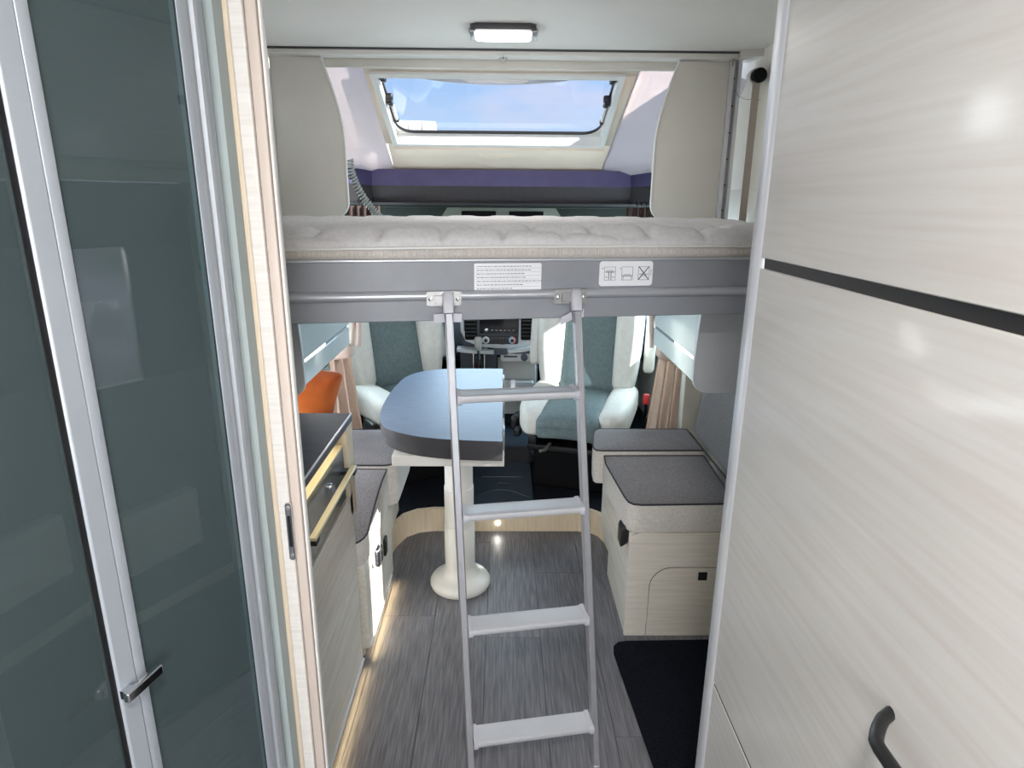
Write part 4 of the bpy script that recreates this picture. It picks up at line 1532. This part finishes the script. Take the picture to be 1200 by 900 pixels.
# ================================================================== FLOOR MATS
bm = nb()
prism(bm, [(0.372, 1.80), (0.378, 1.835), (0.395, 1.855), (0.425, 1.862), (0.915, 1.872), (0.925, 1.0), (0.43, 1.0)][::-1], 'z', 0.001, 0.009, bev=0.003)
tag(obj('door_mat', bm, 'carpet_black'), 'black carpet mat on the plank floor before the bench', 'mat')
fm = thing('cab_mat', 'dark rubber mat on the cab floor between the seats', 'mat', (0.0, 2.95, 0.109))
obj('sheet', prism(nb(), rrect(-0.155, 0.145, 2.67, 3.16, 0.03), 'z', 0.109, 0.116, bev=0.003), 'rubber', fm)
bm = nb()
tube(bm, [(-0.14 + 0.27 * q / 20, 2.735 + 0.085 * math.sin(math.pi * q / 20), 0.116) for q in range(21)], 0.004, 6)
tube(bm, [(0.0 + 0.035 * math.cos(R(q)), 2.88 + 0.018 * math.sin(R(q)), 0.116) for q in range(0, 181, 15)], 0.004, 6)
tube(bm, [(-0.10, 3.0, 0.116), (-0.10, 2.97, 0.116), (0.10, 2.97, 0.116), (0.10, 3.0, 0.116)], 0.004, 6)
obj('raised_rib', bm, 'rubber', fm)
tn = thing('cab_tunnel', 'dark rubber covered hump in front of the dashboard', 'cab hump', (0.0, 3.3, 0.109))
bm = nb()
prism(bm, [(-0.15, 0.11), (-0.13, 0.19), (0.14, 0.19), (0.18, 0.11)], 'y', 3.17, 3.60, bev=0.01)
obj('hump', bm, 'rubber', tn)
obj('seam_edge', B(-0.14, 0.15, 3.160, 3.170, 0.11, 0.20), 'black', tn)

# ================================================================== CAB SEATS


def cab_seat(loc, rz, label):
    t = thing('captain_chair', label, 'chair', loc, rz, 'swivelled cab seats')
    # local axes: the seat faces -y
    obj('pedestal', box(nb(), -0.19, 0.19, -0.16, 0.20, 0.0, 0.20, bev=0.015), 'black_soft', t, local=True)
    bm_ = nb()
    box(bm_, -0.21, 0.21, -0.20, 0.20, 0.20, 0.235, bev=0.008)
    box(bm_, -0.20, -0.16, -0.22, 0.22, 0.235, 0.285, bev=0.006)
    box(bm_, 0.16, 0.20, -0.22, 0.22, 0.235, 0.285, bev=0.006)
    box(bm_, -0.20, 0.20, -0.20, 0.20, 0.27, 0.30, bev=0.004)
    obj('swivel_frame', bm_, 'black', t, local=True)
    obj('lever', tube(nb(), [(-0.10, -0.19, 0.24), (-0.11, -0.25, 0.23), (-0.13, -0.27, 0.23)], 0.008, 8), 'steel', t, local=True)
    # seat: middle panel and two bolsters
    def mid(p, q):
        return (p.x, p.y, p.z + 0.012 * (1 - q[0] ** 2) - 0.035 * max(0, -q[1]) ** 3 * (1 if q[2] > 0 else 0.2) - 0.02 * max(0, q[1]))
    obj('seat_panel', rbox(nb(), (0.0, -0.03, 0.362), (0.30, 0.56, 0.130), 0.035, 9, mid), 'seat_dark', t, local=True, smooth=80)
    for s in (-1, 1):
        def bol(p, q, s=s):
            fr_ = max(0, -q[1])
            return (p.x - s * 0.055 * fr_ ** 3 * (1 if q[0] * s > 0 else 0.25), p.y, p.z + 0.010 * (1 - abs(q[1])) - 0.030 * fr_ ** 3 * (1 if q[2] > 0 else 0.1))
        obj('seat_bolster', rbox(nb(), (0.198 * s, -0.015, 0.370), (0.135, 0.53, 0.150), 0.045, 9, bol), 'seat_light', t, local=True, smooth=80)
    # backrest, leaning back
    lean = Matrix.Translation((0, 0.215, 0.40)) @ Matrix.Rotation(R(-13), 4, 'X')

    def back(name, c, sz, r, m_, dfm):
        bm2 = nb()
        rbox(bm2, (0, 0, 0), sz, r, 9, dfm)
        for v in bm2.verts:
            v.co = lean @ (v.co + Vector(c))
        return obj(name, bm2, m_, t, local=True, smooth=80)
    back('back_panel', (0, 0, 0.33), (0.30, 0.11, 0.68), 0.035, 'seat_dark', lambda p, q: (p.x * (1.0 + 0.02 * q[2]), p.y - 0.018 * max(0, -q[2]) + 0.010 * q[0] ** 2, p.z))
    for s in (-1, 1):
        def bb(p, q, s=s):
            w = 1 + 0.0 * q[2]
            inset = -0.040 * max(0, q[2]) ** 2 - 0.030 * max(0, -q[2]) ** 2
            return (p.x + s * inset * (1 if q[0] * s > 0 else 0.1), p.y - 0.030 * (1 - q[2] ** 2) * (1 if q[1] < 0 else 0.2) * (0.4 + 0.6 * (q[0] * s > 0)), p.z)
        back('back_bolster', (0.198 * s, -0.012, 0.33), (0.135, 0.145, 0.66), 0.05, 'seat_light', bb)
        back('armrest', (0.300 * s, 0.045, 0.28), (0.055, 0.075, 0.34), 0.022, 'seat_light', None)
    back('seam', (0, -0.0575, 0.50), (0.29, 0.004, 0.004), 0.001, 'black', None)
    back('headrest', (0, 0.0, 0.76), (0.26, 0.10, 0.19), 0.045, 'seat_light', None)
    bm_ = nb()
    rbox(bm_, (-0.285, -0.12, 0.315), (0.035, 0.11, 0.07), 0.015, 4)
    rbox(bm_, (-0.255, -0.20, 0.29), (0.030, 0.05, 0.045), 0.012, 4)
    obj('adjuster_knob', bm_, 'black', t, local=True)
    bk_ = obj('buckle_stalk', tube(nb(), [(0.30, 0.16, 0.28), (0.315, 0.10, 0.36), (0.315, 0.05, 0.42)], 0.012, 8), 'black', t, local=True)
    obj('belt_buckle', rbox(nb(), (0.315, 0.045, 0.43), (0.028, 0.028, 0.050), 0.007, 3), 'red', t, local=True, label='red seat belt buckle')
    return t


cab_seat((0.375, 2.985, 0.108), R(-17), 'grey and white swivelled cab seat on the passenger side')
cab_seat((-0.440, 3.09, 0.108), R(33), 'grey and white swivelled cab seat behind the folding table')

# ================================================================== CURTAINS


def cab_curtain(s, x0, x1, y, label):
    t = thing('cab_curtain', label, 'curtain', ((x0 + x1) / 2, y, 0.3), 0, 'tied taupe cab curtains')

    def cl(u_, v_):
        w = 1 - 0.10 * v_
        xm = (x0 + x1) / 2 + s * 0.035 * v_ - s * 0.0
        xx = xm + (u_ - 0.5) * (x1 - x0) * (0.72 + 0.28 * (1 - v_)) * w
        yy = y + 0.022 * math.sin(u_ * 2 * math.pi * 2.5 + 0.6) * (0.5 + 0.5 * (1 - v_)) + 0.01 * math.sin(u_ * 17)
        return (xx, yy, 0.22 + 0.60 * v_)
    bm_ = grid(nb(), 44, 14, cl)
    bmesh.ops.solidify(bm_, geom=bm_.faces[:], thickness=0.003)
    obj('cloth', bm_, 'curtain', t, smooth=80)
    bm_ = nb()
    rbox(bm_, ((x0 + x1) / 2 + s * 0.035, y, 0.825), (abs(x1 - x0) * 0.82, 0.070, 0.062), 0.022, 6, lambda p, q: (p.x, p.y, p.z - s * 0.14 * p.x))
    obj('tie_band', bm_, 'curtain', t, smooth=80)
    xc = x0 if s > 0 else x1
    for dx in (0.0, 0.028):
        obj('hanging_fold', tube(nb(), [(xc + s * (0.028 + dx), y, 0.85), (xc + s * (0.018 + dx * 0.8), y + 0.01, 1.0), (xc + s * (0.024 + dx * 0.5), y, 1.15)], [0.010, 0.012, 0.009], 8), 'curtain', t)
    return t


cab_curtain(1, 0.610, 0.765, 2.675, 'taupe curtain tied back beside the passenger cab seat')
cab_curtain(-1, -0.735, -0.585, 2.675, 'taupe curtain tied back beside the orange pillow')
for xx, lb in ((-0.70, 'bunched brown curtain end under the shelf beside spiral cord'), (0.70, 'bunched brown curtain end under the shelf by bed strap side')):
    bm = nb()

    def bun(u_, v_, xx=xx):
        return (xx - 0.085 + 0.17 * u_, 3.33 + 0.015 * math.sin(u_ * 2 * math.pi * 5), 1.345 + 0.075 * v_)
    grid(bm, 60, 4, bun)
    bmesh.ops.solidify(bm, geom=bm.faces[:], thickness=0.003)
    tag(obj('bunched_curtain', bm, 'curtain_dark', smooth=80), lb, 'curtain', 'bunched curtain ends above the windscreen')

# ================================================================== DASHBOARD
da = thing('dashboard', 'van dashboard with radio, vents and silver console trim', 'dashboard', (0, 3.6, 0.3))
DY = 3.45
bm = nb()
prism(bm, [(3.68, 0.58), (3.66, 0.70), (3.68, 0.86), (3.76, 0.93), (4.20, 0.95), (4.25, 0.60), (3.85, 0.50)], 'x', -0.93, 0.91, bev=0.01)
obj('body', bm, 'dash_dark', da)


def dpan(name, pts, y0, y1, m, parent=da, bev=0.004, label=None):
    return obj(name, prism(nb(), pts, 'y', y0, y1, bev=bev), m, parent, label=label)


obj('stack_body', B(-0.225, 0.195, DY + 0.05, 3.70, 0.30, 0.90), 'dash_dark', da)
# silver surround of the centre stack
sur = [(-0.235, 0.90), (-0.232, 0.76), (-0.205, 0.705), (-0.12, 0.672), (0.0, 0.660), (0.13, 0.675), (0.185, 0.705), (0.205, 0.77), (0.21, 0.90)]
dpan('stack_surround', sur, DY + 0.010, DY + 0.05, 'dash_silver')
inn = [(-0.215, 0.90), (-0.213, 0.765), (-0.190, 0.725), (-0.12, 0.697), (0.0, 0.688), (0.085, 0.694), (0.090, 0.90)]
dpan('stack_panel', inn, DY + 0.004, DY + 0.03, 'dash_dark')
rd = dpan('radio', rrect(-0.126, 0.080, 0.752, 0.862, 0.006), DY - 0.006, DY + 0.01, 'black_gloss', label='black radio with display')
obj('radio_knob', lathe(nb(), [(0.011, 0.006), (0.011, -0.008), (0.008, -0.011), (0.001, -0.011)], (-0.089, DY - 0.006, 0.773), 18, 'y'), 'chrome', rd)
for q in range(6):
    obj('radio_button', B(-0.064 + q * 0.023, -0.052 + q * 0.023, DY - 0.009, DY - 0.005, 0.768, 0.7715), 'dash_grey', rd)
for nm, a, b in (('vent', -0.208, -0.142), ('vent', 0.098, 0.162)):
    vt = dpan(nm, rrect(a, b, 0.715, 0.86, 0.008), DY - 0.003, DY + 0.02, 'black_soft')
    for q in range(6):
        obj('vent_slat', B(a + 0.004, b - 0.004, DY - 0.007, DY + 0.0, 0.735 + q * 0.021, 0.741 + q * 0.021), 'black', vt)
dpan('climate_panel', rrect(-0.135, 0.085, 0.692, 0.740, 0.010), DY - 0.004, DY + 0.01, 'black')
for xx, cols in ((-0.093, ('dash_silver',)), (0.051, ('dash_silver',))):
    kn = obj('climate_knob', lathe(nb(), [(0.020, 0.006), (0.020, -0.005), (0.016, -0.006), (0.015, -0.014), (0.001, -0.015)], (xx, DY - 0.004, 0.715), 24, 'y'), 'dash_silver', da)
    obj('knob_face', lathe(nb(), [(0.010, 0.0), (0.010, -0.004), (0.001, -0.005)], (xx, DY - 0.017, 0.715), 18, 'y'), 'black', kn)
for c0, c1, mm in ((90, 270, 'blue'), (-80, 80, 'red')):
    bm = nb()
    tube(bm, [(0.051 + 0.0165 * math.cos(R(a)), DY - 0.0125, 0.715 + 0.0165 * math.sin(R(a))) for a in range(c0, c1 + 1, 20)], 0.0036, 6)
    obj('temperature_ring', bm, mm, da)
for q in range(5):
    obj('climate_button', B(-0.066 + q * 0.020, -0.052 + q * 0.020, DY - 0.007, DY - 0.003, 0.722, 0.730), 'dash_dark', da)
# silver ledge sweeping under the stack
bm = nb()
led = []
for q in range(0, 21):
    f = q / 20
    x = -0.25 + 0.46 * f
    z = 0.672 - 0.020 * math.sin(math.pi * f) + 0.018 * f
    led.append((x, z))
prism(bm, led + [(p[0], p[1] - 0.018) for p in led[::-1]], 'y', DY - 0.035, DY + 0.05, bev=0.004)
obj('ledge', bm, 'dash_silver', da)
dpan('dark_recess', [(-0.25, 0.655), (0.20, 0.67), (0.20, 0.628), (-0.25, 0.60)], DY + 0.01, DY + 0.05, 'black_soft')
dpan('pad', rrect(-0.05, 0.03, 0.640, 0.665, 0.010), DY - 0.040, DY + 0.02, 'dash_dark')
# lower console with shelf, drawer and cup tray
dpan('console', [(-0.03, 0.642), (0.185, 0.648), (0.185, 0.28), (-0.03, 0.28)], DY + 0.02, DY + 0.20, 'dash_grey')
dpan('console_shelf', rrect(-0.012, 0.186, 0.600, 0.642, 0.008), DY - 0.02, DY + 0.05, 'dash_silver')
dpan('shelf_slot', rrect(0.005, 0.080, 0.622, 0.632, 0.003), DY - 0.024, DY - 0.018, 'edge_dark', bev=0.001)
obj('console_knob', lathe(nb(), [(0.017, 0.02), (0.020, -0.010), (0.018, -0.022), (0.001, -0.024)], (0.118, DY - 0.022, 0.624), 20, 'y'), 'dash_dark', da)
dpan('console_drawer', rrect(0.0, 0.180, 0.495, 0.596, 0.006), DY + 0.006, DY + 0.03, 'dash_grey')
dpan('cup_tray', rrect(0.0, 0.172, 0.440, 0.482, 0.010), DY - 0.03, DY + 0.03, 'dash_silver')
dpan('cup_clip', rrect(0.045, 0.068, 0.440, 0.500, 0.004), DY - 0.036, DY - 0.030, 'chrome', bev=0.001)
# gear lever
dpan('gear_panel', [(-0.235, 0.655), (-0.03, 0.655), (-0.04, 0.50), (-0.235, 0.50)], DY + 0.0, DY + 0.08, 'dash_dark')
bm = nb()
for a in ((-0.165, -0.158, 0.50, 0.652), (-0.105, -0.098, 0.50, 0.652), (-0.165, -0.098, 0.646, 0.653)):
    box(bm, a[0], a[1], DY - 0.008, DY + 0.002, a[2], a[3], bev=0.001)
obj('gear_gate', bm, 'chrome', da)
obj('gear_boot', rbox(nb(), (-0.132, DY - 0.01, 0.58), (0.05, 0.05, 0.12), 0.018, 5), 'black_gloss', da)
bm = nb()
tube(bm, [(-0.132, DY - 0.02, 0.60), (-0.132, DY - 0.07, 0.69)], 0.010, 10)
gl = obj('gear_lever', bm, 'chrome', da)
bm = nb()
rbox(bm, (-0.131, DY - 0.085, 0.712), (0.042, 0.046, 0.078), 0.019, 6, lambda p, q: (p.x * (1 + 0.12 * q[2]), p.y, p.z))
obj('gear_knob', bm, 'dash_grey', da, smooth=80, label='grey gear knob')
# steering wheel
sw = thing('steering_wheel', 'dark steering wheel behind the driver seat', 'steering wheel', (-0.50, 3.62, 0.90))
tl = Matrix.Translation((-0.50, 3.62, 0.90)) @ Matrix.Rotation(R(78), 4, 'X')
bm = nb()
tube(bm, [tl @ Vector((0.19 * math.cos(R(a)), 0.19 * math.sin(R(a)), 0)) for a in range(0, 360, 12)], 0.016, 8, closed=True)
obj('rim', bm, 'dash_dark', sw)
bm = nb()
for a in (0, 180, 270):
    tube(bm, [tl @ Vector((0.05 * math.cos(R(a)), 0.05 * math.sin(R(a)), -0.01)), tl @ Vector((0.185 * math.cos(R(a)), 0.185 * math.sin(R(a)), 0))], 0.016, 8)
obj('spoke', bm, 'dash_dark', sw)
obj('hub', lathe(nb(), [(0.06, -0.03), (0.065, 0.0), (0.05, 0.015), (0.001, 0.018)], (0, 0, 0), 24), 'black', sw)
hub = [c for c in sw.children if c.name.startswith('hub')][0]
hub.matrix_local = Matrix.Translation(-Vector((-0.50, 3.62, 0.90))) @ tl
for v in hub.data.vertices:
    v.co += Vector((-0.50, 3.62, 0.90))
hub.matrix_local = Matrix.Rotation(R(78), 4, 'X')
obj('steering_column', tube(nb(), [tl @ Vector((0, 0, -0.03)), tl @ Vector((0, 0, -0.16))], 0.04, 10), 'black', sw)

# ================================================================== OUTSIDE
bd = thing('building', 'white clad building edge seen through the roof window', 'building', (-6.0, 31, 0))
obj('wall', B(-9.0, -3.02, 30.3, 30.9, 0, 4.7), 'cladding', bd)
for q in range(10):
    x1 = -3.0 - q * 0.60
    obj('cladding_panel', prism(nb(), [(x1 - 0.565, 0.0), (x1, 0.0), (x1, 4.75 + 0.012 * q), (x1 - 0.565, 4.75 + 0.012 * (q + 1))], 'y', 30.1, 30.29), 'cladding', bd)
    if q < 9:
        obj('cladding_joint', B(x1 - 0.60, x1 - 0.565, 30.12, 30.29, 0, 4.74), 'edge_dark', bd)
